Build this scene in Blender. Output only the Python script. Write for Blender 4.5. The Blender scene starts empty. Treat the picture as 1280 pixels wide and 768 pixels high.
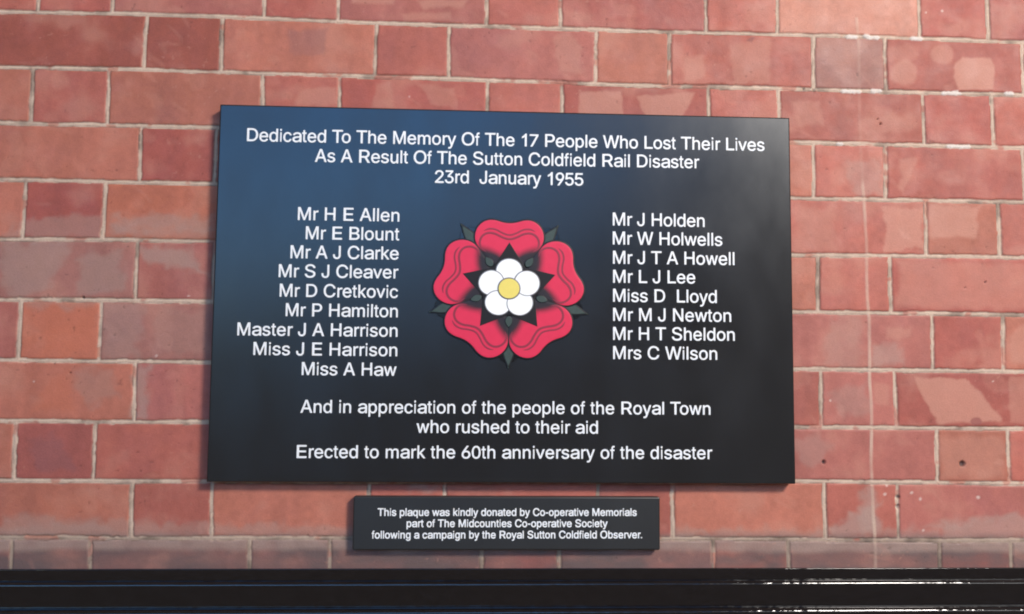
import bpy, math, random
import numpy as np
from mathutils import Matrix, Vector

# ------------------------------------------------------------------ camera, sky, lamp, exposure
scene = bpy.context.scene
COL = scene.collection
F_PX = 1150.0                                   # focal length in pixels of a 1280 wide picture
CAM_FIT = (0.0826549, -0.0510553, 0.0088738)    # pitch, yaw, roll
CAM_POS = np.array([364.4927, -544.804, 1363.59])   # mm, wall plane is Z = 0
LIFT = 2.05                                     # metres from the ground to the datum (Y = 0) bed joint


def rot(a):
    cx, sx = math.cos(a[0]), math.sin(a[0])
    cy, sy = math.cos(a[1]), math.sin(a[1])
    cz, sz = math.cos(a[2]), math.sin(a[2])
    Rx = np.array([[1, 0, 0], [0, cx, -sx], [0, sx, cx]])
    Ry = np.array([[cy, 0, sy], [0, 1, 0], [-sy, 0, cy]])
    Rz = np.array([[cz, -sz, 0], [sz, cz, 0], [0, 0, 1]])
    return Rz @ Ry @ Rx


R_FIT = rot(CAM_FIT)
TO_WORLD = np.array([[1, 0, 0], [0, 0, -1], [0, 1, 0]], float)


def wpos(X, Y, Z=0.0):
    """wall coordinates in mm (right, up, out of the wall) -> world metres"""
    return Vector((X / 1000.0, -Z / 1000.0, Y / 1000.0 + LIFT))


def wall_at(px, py, dep=0.0):
    """where a measured point of the wall lies, in wall millimetres"""
    d = R_FIT @ np.array([(px - 640) / F_PX, -(py - 384) / F_PX, -1.0])
    t = (dep - CAM_POS[2]) / d[2]
    p = CAM_POS + t * d
    return p[0], p[1]


cam_data = bpy.data.cameras.new("camera")
cam = bpy.data.objects.new("camera", cam_data)
COL.objects.link(cam)
cam_data.sensor_fit = 'HORIZONTAL'
cam_data.sensor_width = 36.0
cam_data.lens = F_PX / 1280.0 * 36.0
cam_data.clip_start = 0.01
cam_data.clip_end = 500.0
Mw = Matrix((TO_WORLD @ R_FIT).tolist()).to_4x4()
Mw.translation = wpos(*CAM_POS)
cam.matrix_world = Mw
scene.camera = cam

scene.view_settings.view_transform = 'Standard'
scene.view_settings.look = 'None'
scene.view_settings.gamma = 1.0
scene.view_settings.exposure = EXPOSURE = 1.1
scene.cycles.filter_width = 1.9
scene.cycles.max_bounces = 6

world = bpy.data.worlds.new("World")
scene.world = world
world.use_nodes = True
wt = world.node_tree
wt.nodes.clear()


def wn(t, **kw):
    n = wt.nodes.new(t)
    for k, v in kw.items():
        setattr(n, k, v)
    return n


def wmath(op, a, b=None, c=None, clamp=False):
    n = wn('ShaderNodeMath', operation=op, use_clamp=clamp)
    for i, v in enumerate((a, b, c)):
        if v is None:
            continue
        if isinstance(v, (int, float)):
            n.inputs[i].default_value = v
        else:
            wt.links.new(v, n.inputs[i])
    return n.outputs[0]


# a strip of open sky between the dark far side and an unseen canopy, added to limit the sky light: deep blue to the left, white cloud to the right
sky = wn('ShaderNodeTexSky', sky_type='NISHITA', sun_disc=False)
sky.sun_elevation = math.radians(38)
sky.sun_rotation = math.radians(147)
sky.altitude = 1500
sky.dust_density = 0.3
sky.ozone_density = 3.0
hsv = wn('ShaderNodeHueSaturation')
hsv.inputs['Saturation'].default_value = 1.28
hsv.inputs['Value'].default_value = 3.0
wt.links.new(sky.outputs[0], hsv.inputs['Color'])
geo = wn('ShaderNodeTexCoord')
sep = wn('ShaderNodeSeparateXYZ')
wt.links.new(geo.outputs['Generated'], sep.inputs[0])
vx, vy, vz = sep.outputs
ncl = wn('ShaderNodeTexNoise')
ncl.inputs['Scale'].default_value = 5.0
ncl.inputs['Detail'].default_value = 4.0
wt.links.new(geo.outputs['Generated'], ncl.inputs['Vector'])
noise = ncl.outputs['Fac']
n0 = wmath('SUBTRACT', noise, 0.5)


def ramp(v, a, b):
    """0 at a, 1 at b"""
    return wmath('MULTIPLY_ADD', v, 1.0 / (b - a), -a / (b - a), clamp=True)


# open sky: above the skyline, which rises towards the right; below the added canopy's edge
lift = wmath('MULTIPLY_ADD', vx, 0.25, 0.10)
above = ramp(wmath('ADD', wmath('SUBTRACT', vz, lift), wmath('MULTIPLY', n0, 0.12)), 0.0, 0.14)
below = ramp(wmath('ADD', vz, wmath('MULTIPLY', n0, 0.06)), 0.47, 0.36)
toright = ramp(vx, 0.30, 0.02)
leftend = ramp(vx, -0.62, -0.45)
open_sky = wmath('MULTIPLY', wmath('MULTIPLY', above, below), wmath('MULTIPLY', leftend, wmath('MULTIPLY_ADD', toright, 0.85, 0.15)))
cloud = wmath('MULTIPLY', wmath('MULTIPLY', ramp(wmath('ADD', vx, wmath('MULTIPLY', n0, 0.3)), 0.25, 0.36), ramp(vx, 0.66, 0.5)), ramp(wmath('ADD', vz, wmath('MULTIPLY', n0, 0.25)), 0.20, 0.36))
cloud = wmath('MULTIPLY', cloud, below)
mixs = wn('ShaderNodeMix', data_type='RGBA')
wt.links.new(open_sky, mixs.inputs['Factor'])
mixs.inputs['A'].default_value = (0.75, 0.64, 0.55, 1)
wt.links.new(hsv.outputs[0], mixs.inputs['B'])
mixc = wn('ShaderNodeMix', data_type='RGBA')
wt.links.new(cloud, mixc.inputs['Factor'])
wt.links.new(mixs.outputs['Result'], mixc.inputs['A'])
mixc.inputs['B'].default_value = (36.0, 36.0, 35.5, 1)
bg = wn('ShaderNodeBackground')
bg.inputs['Strength'].default_value = 0.12
wt.links.new(mixc.outputs['Result'], bg.inputs['Color'])
wo = wn('ShaderNodeOutputWorld')
wt.links.new(bg.outputs[0], wo.inputs[0])

# the white station lamp up on the right
lamp_data = bpy.data.lights.new("station_lamp", 'AREA')
lamp_data.shape = 'RECTANGLE'
lamp_data.size = 0.78
lamp_data.size_y = 0.60
lamp_data.energy = 100.0
lamp_data.color = (1.0, 0.925, 0.855)
lamp = bpy.data.objects.new("station_lamp", lamp_data)
COL.objects.link(lamp)
lamp.location = wpos(2600, 1500, 3000)
lamp.rotation_euler = (wpos(600, -400, 0) - lamp.location).to_track_quat('-Z', 'Y').to_euler()


# ------------------------------------------------------------------ helpers
def link_mesh(name, mesh, mat, parent=None):
    o = bpy.data.objects.new(name, mesh)
    COL.objects.link(o)
    if mat is not None:
        mesh.materials.clear()
        mesh.materials.append(mat)
    if parent is not None:
        o.parent = parent
    return o


def tag(o, label, cat, kind=None):
    o['label'] = label
    o['category'] = cat
    if kind:
        o['kind'] = kind
    return o


def new_mat(name):
    m = bpy.data.materials.new(name)
    m.use_nodes = True
    nt = m.node_tree
    return m, nt, nt.nodes['Principled BSDF']


def node(nt, t, **kw):
    n = nt.nodes.new(t)
    for k, v in kw.items():
        setattr(n, k, v)
    return n


def noise_node(nt, scale, detail=3.0, rough=0.55, coord='Object', stretch=None):
    tc = node(nt, 'ShaderNodeTexCoord')
    n = node(nt, 'ShaderNodeTexNoise')
    n.inputs['Scale'].default_value = scale
    n.inputs['Detail'].default_value = detail
    n.inputs['Roughness'].default_value = rough
    if stretch:
        mp = node(nt, 'ShaderNodeMapping')
        mp.inputs['Scale'].default_value = stretch
        nt.links.new(tc.outputs[coord], mp.inputs['Vector'])
        nt.links.new(mp.outputs[0], n.inputs['Vector'])
    else:
        nt.links.new(tc.outputs[coord], n.inputs['Vector'])
    return n


def remap(nt, sock, a, b, c, d):
    m = node(nt, 'ShaderNodeMapRange')
    for i, v in zip(('From Min', 'From Max', 'To Min', 'To Max'), (a, b, c, d)):
        m.inputs[i].default_value = v
    nt.links.new(sock, m.inputs['Value'])
    return m.outputs[0]


def bump(nt, sock, strength, dist, normal_to):
    b = node(nt, 'ShaderNodeBump')
    b.inputs['Strength'].default_value = strength
    b.inputs['Distance'].default_value = dist
    nt.links.new(sock, b.inputs['Height'])
    nt.links.new(b.outputs[0], normal_to)
    return b


def simple_mat(name, color, rough, spec=0.5, vary=0.08, scale=40.0, bump_d=0.0, bump_scale=300.0):
    m, nt, p = new_mat(name)
    n = noise_node(nt, scale)
    mx = node(nt, 'ShaderNodeMix', data_type='RGBA')
    mx.inputs['A'].default_value = (*[c * (1 - vary) for c in color], 1)
    mx.inputs['B'].default_value = (*[min(1, c * (1 + vary)) for c in color], 1)
    nt.links.new(n.outputs['Fac'], mx.inputs['Factor'])
    nt.links.new(mx.outputs['Result'], p.inputs['Base Color'])
    p.inputs['Roughness'].default_value = rough
    p.inputs['Specular IOR Level'].default_value = spec
    if bump_d:
        nb = noise_node(nt, bump_scale, 2.0)
        bump(nt, nb.outputs['Fac'], 1.0, bump_d, p.inputs['Normal'])
    return m


RNG = np.random.default_rng(7)


def vnoise(X, Y, cell, seed, cell_y=None):
    """smooth value noise in -1..1 at wall points X, Y (mm)"""
    cy_ = cell_y or cell
    r = np.random.default_rng(seed)
    T = r.uniform(-1, 1, (256, 256))
    u = X / cell + 1000.37
    v = Y / cy_ + 1000.71
    iu = np.floor(u).astype(int)
    iv = np.floor(v).astype(int)
    fu = u - iu
    fv = v - iv
    fu = fu * fu * (3 - 2 * fu)
    fv = fv * fv * (3 - 2 * fv)
    a = T[iv % 256, iu % 256]
    b = T[iv % 256, (iu + 1) % 256]
    c = T[(iv + 1) % 256, iu % 256]
    d = T[(iv + 1) % 256, (iu + 1) % 256]
    return (a * (1 - fu) + b * fu) * (1 - fv) + (c * (1 - fu) + d * fu) * fv


def fbm(X, Y, cell, seed, octaves=4, cell_y=None, gain=0.5):
    s = 0.0
    a = 1.0
    tot = 0.0
    for k in range(octaves):
        s = s + a * vnoise(X, Y, cell / 2 ** k, seed + 17 * k, (cell_y or cell) / 2 ** k)
        tot += a
        a *= gain
    return s / tot


def sstep(a, b, x):
    t = np.clip((x - a) / (b - a), 0, 1)
    return t * t * (3 - 2 * t)


# ------------------------------------------------------------------ the brick wall: one relief with every measured joint
BEDS = [
    [(0, 14.5), (160, 17), (320, 22.5), (480, 29), (640, 34), (800, 39), (960, 43), (1120, 47), (1280, 53)],
    [(0, 84), (160, 86.5), (320, 91.7), (480, 96), (640, 101), (800, 107), (960, 110.5), (1120, 115), (1280, 119)],
    [(0, 154), (160, 157), (270, 159.5), (990, 178), (1120, 181), (1280, 185)],
    [(0, 224.5), (160, 228), (270, 230), (990, 248), (1120, 250), (1280, 253)],
    [(0, 299), (160, 300), (270, 302), (990, 319), (1120, 320), (1280, 322)],
    [(0, 374.5), (160, 375.7), (265, 377.5), (995, 390), (1120, 391.5), (1280, 394)],
    [(0, 450), (160, 452), (260, 453), (995, 461.5), (1120, 463), (1280, 464.5)],
    [(0, 526), (160, 528), (255, 527.7), (997, 534), (1120, 535), (1280, 536.5)],
    [(0, 601), (160, 602), (260, 602), (1000, 602), (1120, 603), (1280, 605)],
    [(0, 672), (160, 673), (320, 673), (960, 674), (1120, 675.5), (1280, 676)],
]
# per course: joint positions (measured at mid course) and the tone of the brick to the right of each joint
PERPS = [
    ([-48, 47, 140.5, 330, 423, 608.5, 700.5, 882.5, 972, 1149, 1234.5], 'rrRpRprkrtdk'),
    ([-10, 181.5, 277, 469.5, 561, 745, 837, 1017, 1107, 1279], 'rDDorporgRr'),
    ([39.5, 135, 328, 424, 609, 702.5, 886, 974, 1154.5, 1241], 'orordrdrrdr'),
    ([-14, 175, 269, 465, 560, 745, 838, 1017, 1107, 1280], 'rodrrrror Rr'.replace(' ', '')),
    ([30, 130, 325, 423, 610, 704, 887, 977, 1157.5, 1249], 'odOrrrrrror'),
    ([-20, 170, 267, 464, 560, 747, 840, 1022.5, 1113, 1287], 'rgprrrrordt'),
    ([24, 125, 322, 422, 610, 704, 890, 980, 1165.5, 1254], 'pOgrrrrrpdo'),
    ([-25, 168, 267, 465, 560, 747, 840, 1026.5, 1119.5, 1290], 'ropdrrrrpdr'),
    ([18, 117.5, 318, 415, 607, 702, 890, 982, 1171.5, 1261], 'okrrrrrrpor'),
    ([-30, 164, 264.5, 461, 556, 747.5, 841, 1031, 1122.5, 1300], 'ror orrrorpr'.replace(' ', '')),
    ([14, 113, 312, 412.5, 602.5, 699, 892, 986, 1175, 1264], 'rggggkgrgdg'),
]
TONES = {   # linear base colours of the single bricks
    'r': (0.340, 0.106, 0.080), 'R': (0.325, 0.096, 0.074), 'd': (0.315, 0.087, 0.068), 'D': (0.295, 0.086, 0.060),
    'o': (0.370, 0.134, 0.092), 'O': (0.385, 0.130, 0.080), 't': (0.415, 0.190, 0.138), 'p': (0.330, 0.114, 0.094),
    'k': (0.295, 0.090, 0.074), 'g': (0.275, 0.122, 0.102),
}
PALE = np.array([0.450, 0.208, 0.148])
GREY = np.array([0.300, 0.202, 0.165])
MORTAR = np.array([0.490, 0.362, 0.275])
ORANGE = np.array([0.450, 0.130, 0.070])

bed_curves = []
for b in BEDS:
    q = np.array([wall_at(x, y) for x, y in b])
    bed_curves.append((q[:, 0], q[:, 1]))
PITCH = 85.98
XL, XR = -333.0, 1237.0


def bed_y(i, X):
    """centre line of bed joint i (0 = the topmost measured one); regular courses outside the measured ones"""
    n = len(bed_curves)
    j = min(max(i, 0), n - 1)
    xs, ys = bed_curves[j]
    y = np.interp(X, xs, ys)
    y = y - PITCH * (i - j)
    return y + 0.5 * vnoise(X, X * 0 + 31.0 * i, 38, 5 + i) + 0.35 * vnoise(X, X * 0 + 11.0 * i, 9, 55 + i)


def course_joints(r):
    """joint X positions of course r (r = 0 is the one above the topmost measured bed) and tones"""
    if 0 <= r < len(PERPS):
        xs_px, tones = PERPS[r]
        top = 7 if r == 0 else None
        out = []
        for x in xs_px:
            if r == 0:
                y = 8
            elif r == len(PERPS) - 1:
                y = 693
            else:
                y = 0.5 * (np.interp(x, *zip(*BEDS[r - 1])) + np.interp(x, *zip(*BEDS[r])))
            out.append(wall_at(x, y)[0])
        tones = list(tones)
    else:
        ph = 0.0 if r % 2 else 56.25
        out = [ph, ph + 112.5, ph + 337.5]
        tones = ['r', 'o', 'r', 'p']
        out = [ph + 112.5]
        tones = ['r', 'o']
    # carry the bond on past both ends: header 112.5, stretcher 225
    rr = random.Random(100 + r)
    left_is_header = (out[1] - out[0]) > 160 if len(out) > 1 else True
    h = left_is_header
    while out[0] > -800:
        out.insert(0, out[0] - ((112.5 if h else 218) + rr.uniform(-3, 3)))
        tones.insert(0, rr.choice('rrRdop'))
        h = not h
    h = (out[-1] - out[-2]) > 160
    while out[-1] < 1750:
        out.append(out[-1] + ((112.5 if h else 218) + rr.uniform(-3, 3)))
        tones.append(rr.choice('rrRdop'))
        h = not h
    while len(tones) < len(out) + 1:
        tones.append('r')
    return np.array(out), tones


def axis(a, b, fine_a, fine_b, fine, coarse):
    return np.unique(np.concatenate([np.arange(a, fine_a, coarse), np.arange(fine_a, fine_b, fine), np.arange(fine_b, b + coarse, coarse)]))


BASE_Y = -813.0                       # where the black moulding meets the bricks
gx = axis(-700, 1640, -345, 1250, 1.6, 4.0)
gy = axis(-860, 420, -818, 80, 1.6, 4.0)
X, Y = np.meshgrid(gx, gy)
shape = X.shape
R0, R1 = -4, 11
hgt = np.zeros(shape)
alb = np.zeros(shape + (3,))
mort = np.zeros(shape)
# course of every grid point
course = np.full(shape, R0)
dist_bed = np.full(shape, 99.0)
bed_half = {}
for i in range(R0, R1):
    yb = bed_y(i, gx)
    half = 2.9 + 0.6 * vnoise(gx, gx * 0 + 7.0 * i, 60, 300 + i) + 0.45 * vnoise(gx, gx * 0 + 3.0 * i, 14, 330 + i)
    course = np.where(Y < yb[None, :], i + 1, course)
    dist_bed = np.minimum(dist_bed, np.abs(Y - yb[None, :]) - half[None, :])
dist_perp = np.full(shape, 99.0)
brick_rand = np.zeros(shape + (3,))
tone_arr = np.zeros(shape + (3,))
tilt = np.zeros(shape)
seedmap = np.zeros(shape)
for r in range(R0, R1 + 1):
    m = course == r
    if not m.any():
        continue
    xj, tones = course_joints(r)
    xm, ym = X[m], Y[m]
    wob = 0.6 * vnoise(ym, ym * 0 + 13.0 * r, 22, 70 + r) + 0.3 * vnoise(ym, ym * 0 + 9.0 * r, 7, 90 + r)
    slope = np.random.default_rng(500 + r).uniform(-0.02, 0.02, len(xj))
    xe = xm + wob
    idx = np.searchsorted(xj, xe)
    dl = np.full(xm.shape, 99.0)
    rg = np.random.default_rng(900 + r)
    hw = rg.uniform(2.2, 3.1, len(xj))
    for k, x0 in enumerate(xj):
        yc = ym.mean()
        dd = np.abs(xe - (x0 + slope[k] * (ym - yc))) - hw[k] - 0.5 * vnoise(ym, ym * 0 + k * 5.0, 18, 1200 + r)
        dl = np.minimum(dl, dd)
    dist_perp[m] = dl
    br = rg.uniform(-1, 1, (len(xj) + 2, 6))
    tn = np.array([TONES[t] for t in tones] + [TONES['r']] * 3)
    tone_arr[m] = tn[np.clip(idx, 0, len(tn) - 1)]
    brick_rand[m] = br[idx][:, :3]
    tilt[m] = 0.35 * br[idx][:, 3] + 0.004 * br[idx][:, 4] * (xm - 400) * 0 + 0.006 * br[idx][:, 5] * (ym - ym.mean())
    seedmap[m] = (idx * 37 + r * 101) % 97
d = np.minimum(dist_bed, dist_perp)
# chipped, uneven arrises
d = d + 0.75 * fbm(X, Y, 7, 41, 3) + 0.9 * np.clip(fbm(X, Y, 34, 43, 3) - 0.35, 0, 1)
brick = sstep(-0.3, 0.9, d)
mort = 1 - brick
round_ = 1.1 * (1 - np.sqrt(np.clip(1 - (1 - np.clip(d / 2.6, 0, 1)) ** 2, 0, 1)))
face = tilt + 0.35 * fbm(X, Y, 60, 61, 4) + 0.10 * fbm(X, Y, 5, 62, 2) - round_
# shallow spalls
spall = 0.8 * sstep(0.38, 0.55, fbm(X + 400 * seedmap, Y, 55, 77, 3))
face = face - 0.5 * spall
bead = np.clip(-d / 2.8, 0, 1)
mz = -2.6 + 2.0 * np.sqrt(bead) + 0.30 * fbm(X, Y, 6, 63, 3)
hgt = np.where(d > 0.3, face, mz * mort + face * brick)

# ---- colours of the bricks themselves
tone_arr = tone_arr * np.array([1.03, 0.935, 0.875])
val = 1 + 0.10 * brick_rand[..., 0:1]
alb = tone_arr * val
sx = X + 530 * seedmap
streak = fbm(sx, Y, 26, 101, 4, cell_y=80)
blot = fbm(sx, Y + 300 * brick_rand[..., 1], 70, 111, 4, cell_y=48)
fine = fbm(X, Y, 9, 121, 3)
alb *= (1 + 0.16 * streak + 0.10 * blot + 0.10 * fine + 0.05 * fbm(X, Y, 4.5, 191, 2))[..., None]
# salmon cheeks inside bricks
w = 0.40 * sstep(0.0, 0.6, blot + 0.35 * streak)
alb = alb * (1 - w[..., None]) + PALE * 0.92 * w[..., None]
w = 0.35 * sstep(0.05, 0.6, fbm(sx + 77, Y, 60, 131, 4))
alb = alb * (1 - w[..., None]) + alb * np.array([0.82, 0.86, 1.02]) * w[..., None]
w = 0.5 * spall
alb = alb * (1 - w[..., None]) + (alb * 0.6 + PALE * 0.42) * w[..., None]


def px_poly(pts):
    return np.array([wall_at(x, y) for x, y in pts])


def poly_mask(P, soft=3.0, rough=3.0, seed=1):
    """soft inside mask of a polygon in wall mm"""
    x0, y0 = P.min(0) - 15
    x1, y1 = P.max(0) + 15
    ix = np.where((gx > x0) & (gx < x1))[0]
    iy = np.where((gy > y0) & (gy < y1))[0]
    if len(ix) == 0 or len(iy) == 0:
        return None
    sl = (slice(iy[0], iy[-1] + 1), slice(ix[0], ix[-1] + 1))
    xx = X[sl] + rough * fbm(X[sl], Y[sl], 16, seed, 3)
    yy = Y[sl] + rough * fbm(X[sl], Y[sl], 16, seed + 5, 3)
    inside = np.zeros(xx.shape, bool)
    dm = np.full(xx.shape, 1e9)
    n = len(P)
    for i in range(n):
        (ax, ay), (bx, by) = P[i], P[(i + 1) % n]
        c = (ay > yy) != (by > yy)
        with np.errstate(divide='ignore', invalid='ignore'):
            xi = ax + (yy - ay) * (bx - ax) / (by - ay if by != ay else 1e-9)
        inside ^= c & (xx < xi)
        L2 = (bx - ax) ** 2 + (by - ay) ** 2
        t = np.clip(((xx - ax) * (bx - ax) + (yy - ay) * (by - ay)) / L2, 0, 1)
        dm = np.minimum(dm, np.hypot(xx - ax - t * (bx - ax), yy - ay - t * (by - ay)))
    sd = np.where(inside, dm, -dm)
    return sl, sstep(-soft / 2, soft / 2, sd)


def stain(pts, color, amount, soft=4.0, rough=4.0, seed=1, bricks_only=True):
    res = poly_mask(px_poly(pts), soft, rough, seed)
    if res is None:
        return
    sl, mk = res
    mk = mk * amount
    if bricks_only:
        mk = mk * brick[sl]
    c = np.array(color)
    alb[sl] = alb[sl] * (1 - mk[..., None]) + c * mk[..., None]


def oval(cx, cy, rx, ry, n=14):
    return [(cx + rx * math.cos(2 * math.pi * k / n), cy + ry * math.sin(2 * math.pi * k / n)) for k in range(n)]


# lighter patches of individual bricks
stain(oval(1130, 91, 17, 17), PALE, 0.53, 7.5, 5, 11)
stain(oval(1125, 68, 22, 12), PALE, 0.29, 9.0, 5, 12)
stain(oval(1177, 68, 14, 13), PALE, 0.49, 6.0, 3, 13)
stain([(1195, 78), (1202, 72), (1238, 72), (1243, 85), (1243, 112), (1198, 112), (1191, 95)], PALE, 0.74, 4.5, 3, 14)
stain([(724, 116), (778, 114), (779, 146), (722, 146)], PALE, 0.61, 4.5, 3, 15)
stain([(796, 121), (868, 115), (853, 146), (806, 146)], PALE, 0.61, 4.5, 4, 16)
stain([(1104, 259), (1156, 262), (1153, 312), (1106, 314), (1108, 295)], PALE * 1.03, 0.61, 6.0, 8, 17)
stain([(1163, 256), (1225, 258), (1218, 298), (1163, 297)], PALE, 0.61, 7.5, 5, 18)
stain([(995, 255), (1040, 262), (1050, 312), (995, 314)], PALE, 0.37, 15.0, 12, 19)
stain([(1143, 472), (1207, 473), (1252, 524), (1250, 528), (1172, 530)], PALE * 1.02, 0.70, 4.5, 4, 20)
stain([(1262, 472), (1290, 472), (1290, 530), (1262, 528)], PALE, 0.41, 6.0, 4, 21)
stain([(1092, 477), (1112, 485), (1113, 508), (1093, 505)], PALE, 0.41, 7.5, 4, 22)
stain([(990, 128), (1025, 125), (1030, 158), (995, 158)], PALE, 0.33, 9.0, 6, 23)
stain(oval(1112, 155, 40, 12), PALE, 0.33, 12.0, 8, 24)
stain([(520, 0), (585, 0), (580, 9), (530, 10)], PALE, 0.49, 6.0, 4, 25)
stain([(440, -5), (495, -5), (490, 6), (440, 4)], PALE, 0.49, 6.0, 4, 26)
stain([(500, 17), (562, 16), (565, 26), (505, 25)], PALE, 0.41, 6.0, 4, 27)
stain([(372, 118), (385, 110), (420, 110), (420, 132), (368, 132)], PALE, 0.49, 6.0, 4, 28)
stain([(470, 106), (488, 102), (492, 135), (465, 135)], PALE, 0.37, 6.0, 4, 29)
stain([(520, 105), (570, 112), (572, 136), (540, 130)], PALE, 0.37, 6.0, 5, 30)
stain([(690, 48), (712, 40), (728, 60), (725, 95), (700, 90)], PALE, 0.37, 7.5, 6, 31)
stain([(855, 75), (880, 68), (882, 98), (855, 102)], PALE, 0.41, 7.5, 5, 32)
stain([(912, 55), (960, 47), (962, 105), (918, 105)], PALE * .95, 0.41, 9.0, 7, 33)
stain([(60, 475), (90, 462), (95, 515), (40, 515)], ORANGE, .5, 14, 8, 34)
stain([(52, 385), (118, 387), (118, 440), (55, 440)], ORANGE, .5, 12, 8, 35)
stain([(48, 620), (110, 618), (140, 640), (60, 650)], ORANGE * 0.95, .3, 14, 8, 36)
stain([(1125, 198), (1148, 198), (1130, 240), (1125, 235)], PALE, 0.41, 6.0, 5, 37)
stain([(1260, 420), (1290, 400), (1290, 458), (1265, 455)], PALE, 0.45, 9.0, 5, 38)
stain([(1175, 545), (1255, 547), (1255, 595), (1180, 596)], PALE * .97, 0.37, 12.0, 6, 39)
stain([(1125, 326), (1290, 330), (1290, 388), (1120, 384)], PALE * 1.05, 0.37, 12.0, 6, 40)
stain([(1107, 410), (1142, 410), (1138, 422), (1107, 424)], PALE, 0.37, 7.5, 4, 41)
# shapes of darker brick and the half moon
stain(oval(1220, 527, 7, 5), (0.24, .07, .06), .8, 2, 1, 42)
stain([(940, 46), (944, 46), (940, 53), (932, 51)], (0.2, .07, .06), .7, 2, 1, 43)
stain([(362, 38), (408, 37), (405, 70), (365, 66)], (0.23, .10, .09), .45, 8, 6, 44)
stain([(36, 550), (70, 542), (95, 585), (50, 592)], (0.2, .08, .08), .45, 14, 9, 45)
# grey mortar wash rubbed over the bricks
wash = [
    ([(0, 288), (60, 270), (128, 268), (128, 300), (0, 300)], .45), ([(140, 274), (262, 270), (268, 288), (145, 288)], .5),
    ([(132, 284), (262, 284), (265, 300), (132, 300)], .35), ([(0, 303), (95, 303), (60, 360), (20, 372), (0, 350)], .5),
    ([(95, 320), (150, 312), (155, 365), (100, 370)], .45), ([(172, 305), (230, 308), (262, 345), (235, 338), (180, 325)], .6),
    ([(128, 380), (180, 380), (172, 448), (128, 448)], .35), ([(200, 385), (262, 390), (262, 445), (190, 440)], .2),
    ([(170, 455), (186, 456), (184, 525), (166, 525)], .6), ([(20, 378), (60, 376), (130, 378), (120, 384), (30, 384)], .4),
    ([(90, 466), (140, 462), (150, 500), (110, 505)], .3),
    ([(1035, 660), (1070, 640), (1100, 625), (1100, 672), (1035, 672)], .6), ([(1180, 655), (1300, 640), (1300, 674), (1185, 674)], .55),
    ([(1100, 660), (1180, 660), (1180, 674), (1100, 674)], .4), ([(1150, 655), (1240, 640), (1260, 645), (1190, 665)], .35),
    ([(1075, 610), (1090, 610), (1097, 672), (1080, 672)], .55), ([(1040, 395), (1075, 395), (1075, 458), (1030, 455)], .25),
    ([(1090, 430), (1125, 432), (1130, 458), (1092, 458)], .45), ([(1040, 490), (1085, 475), (1088, 520), (1040, 525)], .3),
    ([(1020, 48), (1105, 50), (1104, 110), (1020, 108)], .15), ([(1060, 205), (1103, 200), (1103, 245), (1065, 245)], .35),
    ([(0, 645), (200, 655), (450, 658), (450, 674), (0, 674)], .45), ([(840, 662), (1040, 662), (1040, 674), (840, 674)], .5),
    ([(990, 545), (1020, 540), (1040, 560), (1020, 590), (1000, 575)], .3),
    ([(510, 605), (545, 607), (540, 617), (512, 616)], .5), ([(0, 660), (120, 650), (160, 665), (0, 674)], .4),
]
for k, (pts, am) in enumerate(wash):
    stain(pts, GREY * (1.12 if pts[0][0] > 900 else 1.05), am, 14, 12, 200 + 3 * k)
# bottom course: sooty and smeared with mortar all along
lowmask = sstep(-756, -775, Y) * (0.62 + 0.5 * fbm(X, Y, 45, 401, 4, cell_y=22))
lowmask = np.clip(lowmask * 1.15, 0, 0.95) * brick
alb = alb * (1 - lowmask[..., None]) + (GREY * np.array([.37, .37, .42])) * lowmask[..., None]
band = sstep(16, 5, np.abs(Y - bed_y(9, gx)[None, :] + 7 + 4 * fbm(X, Y, 50, 411, 2))) * (0.75 + 0.35 * fbm(X, Y, 20, 412, 3))
band = np.clip(band, 0, .85) * brick
alb = alb * (1 - band[..., None]) + GREY * 0.98 * band[..., None]
# small pits, chips and grit all over the faces
pit = 0.6 * sstep(0.66, 0.80, fbm(X, Y, 6.5, 501, 2)) * sstep(-0.1, 0.3, fbm(X, Y, 90, 502, 3)) * brick
alb = alb * (1 - .5 * pit[..., None])
hgt = hgt - 0.8 * pit
grit = sstep(0.62, 0.74, fbm(X, Y, 5.0, 505, 2)) * sstep(0.0, 0.4, fbm(X, Y, 120, 506, 3)) * brick
alb = alb * (1 - .35 * grit[..., None]) + PALE * .35 * grit[..., None]
scr = sstep(0.10, 0.02, np.abs(fbm(X + 0.9 * Y, Y, 70, 511, 2))) * sstep(0.30, 0.55, fbm(X, Y, 48, 512, 2)) * brick
alb = alb * (1 - .16 * scr[..., None]) + PALE * 1.1 * .16 * scr[..., None]
# dark holes and pits
for (cx, cy, rr_) in [(1203, 580, 5.5), (1030, 578, 4), (1122, 622, 4), (1122.5, 634, 4.5), (104, 372, 2.5), (1097, 149, 2), (1100, 155, 2),
                      (1017, 113, 2.5), (1005, 112, 2), (68, 455, 1.5), (87, 466, 1.5), (1207, 360, 1.5), (1232, 353, 1.5)]:
    px, py = wall_at(cx, cy)
    dd = np.hypot(X - px + 1.5 * fbm(X, Y, 5, 8, 2), (Y - py) * 0.9)
    mk = sstep(rr_ * 0.9, rr_ * 0.45, dd)
    alb = alb * (1 - .85 * mk[..., None]) + np.array([.03, .02, .02]) * .85 * mk[..., None]
    hgt = hgt - 4.0 * mk
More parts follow.
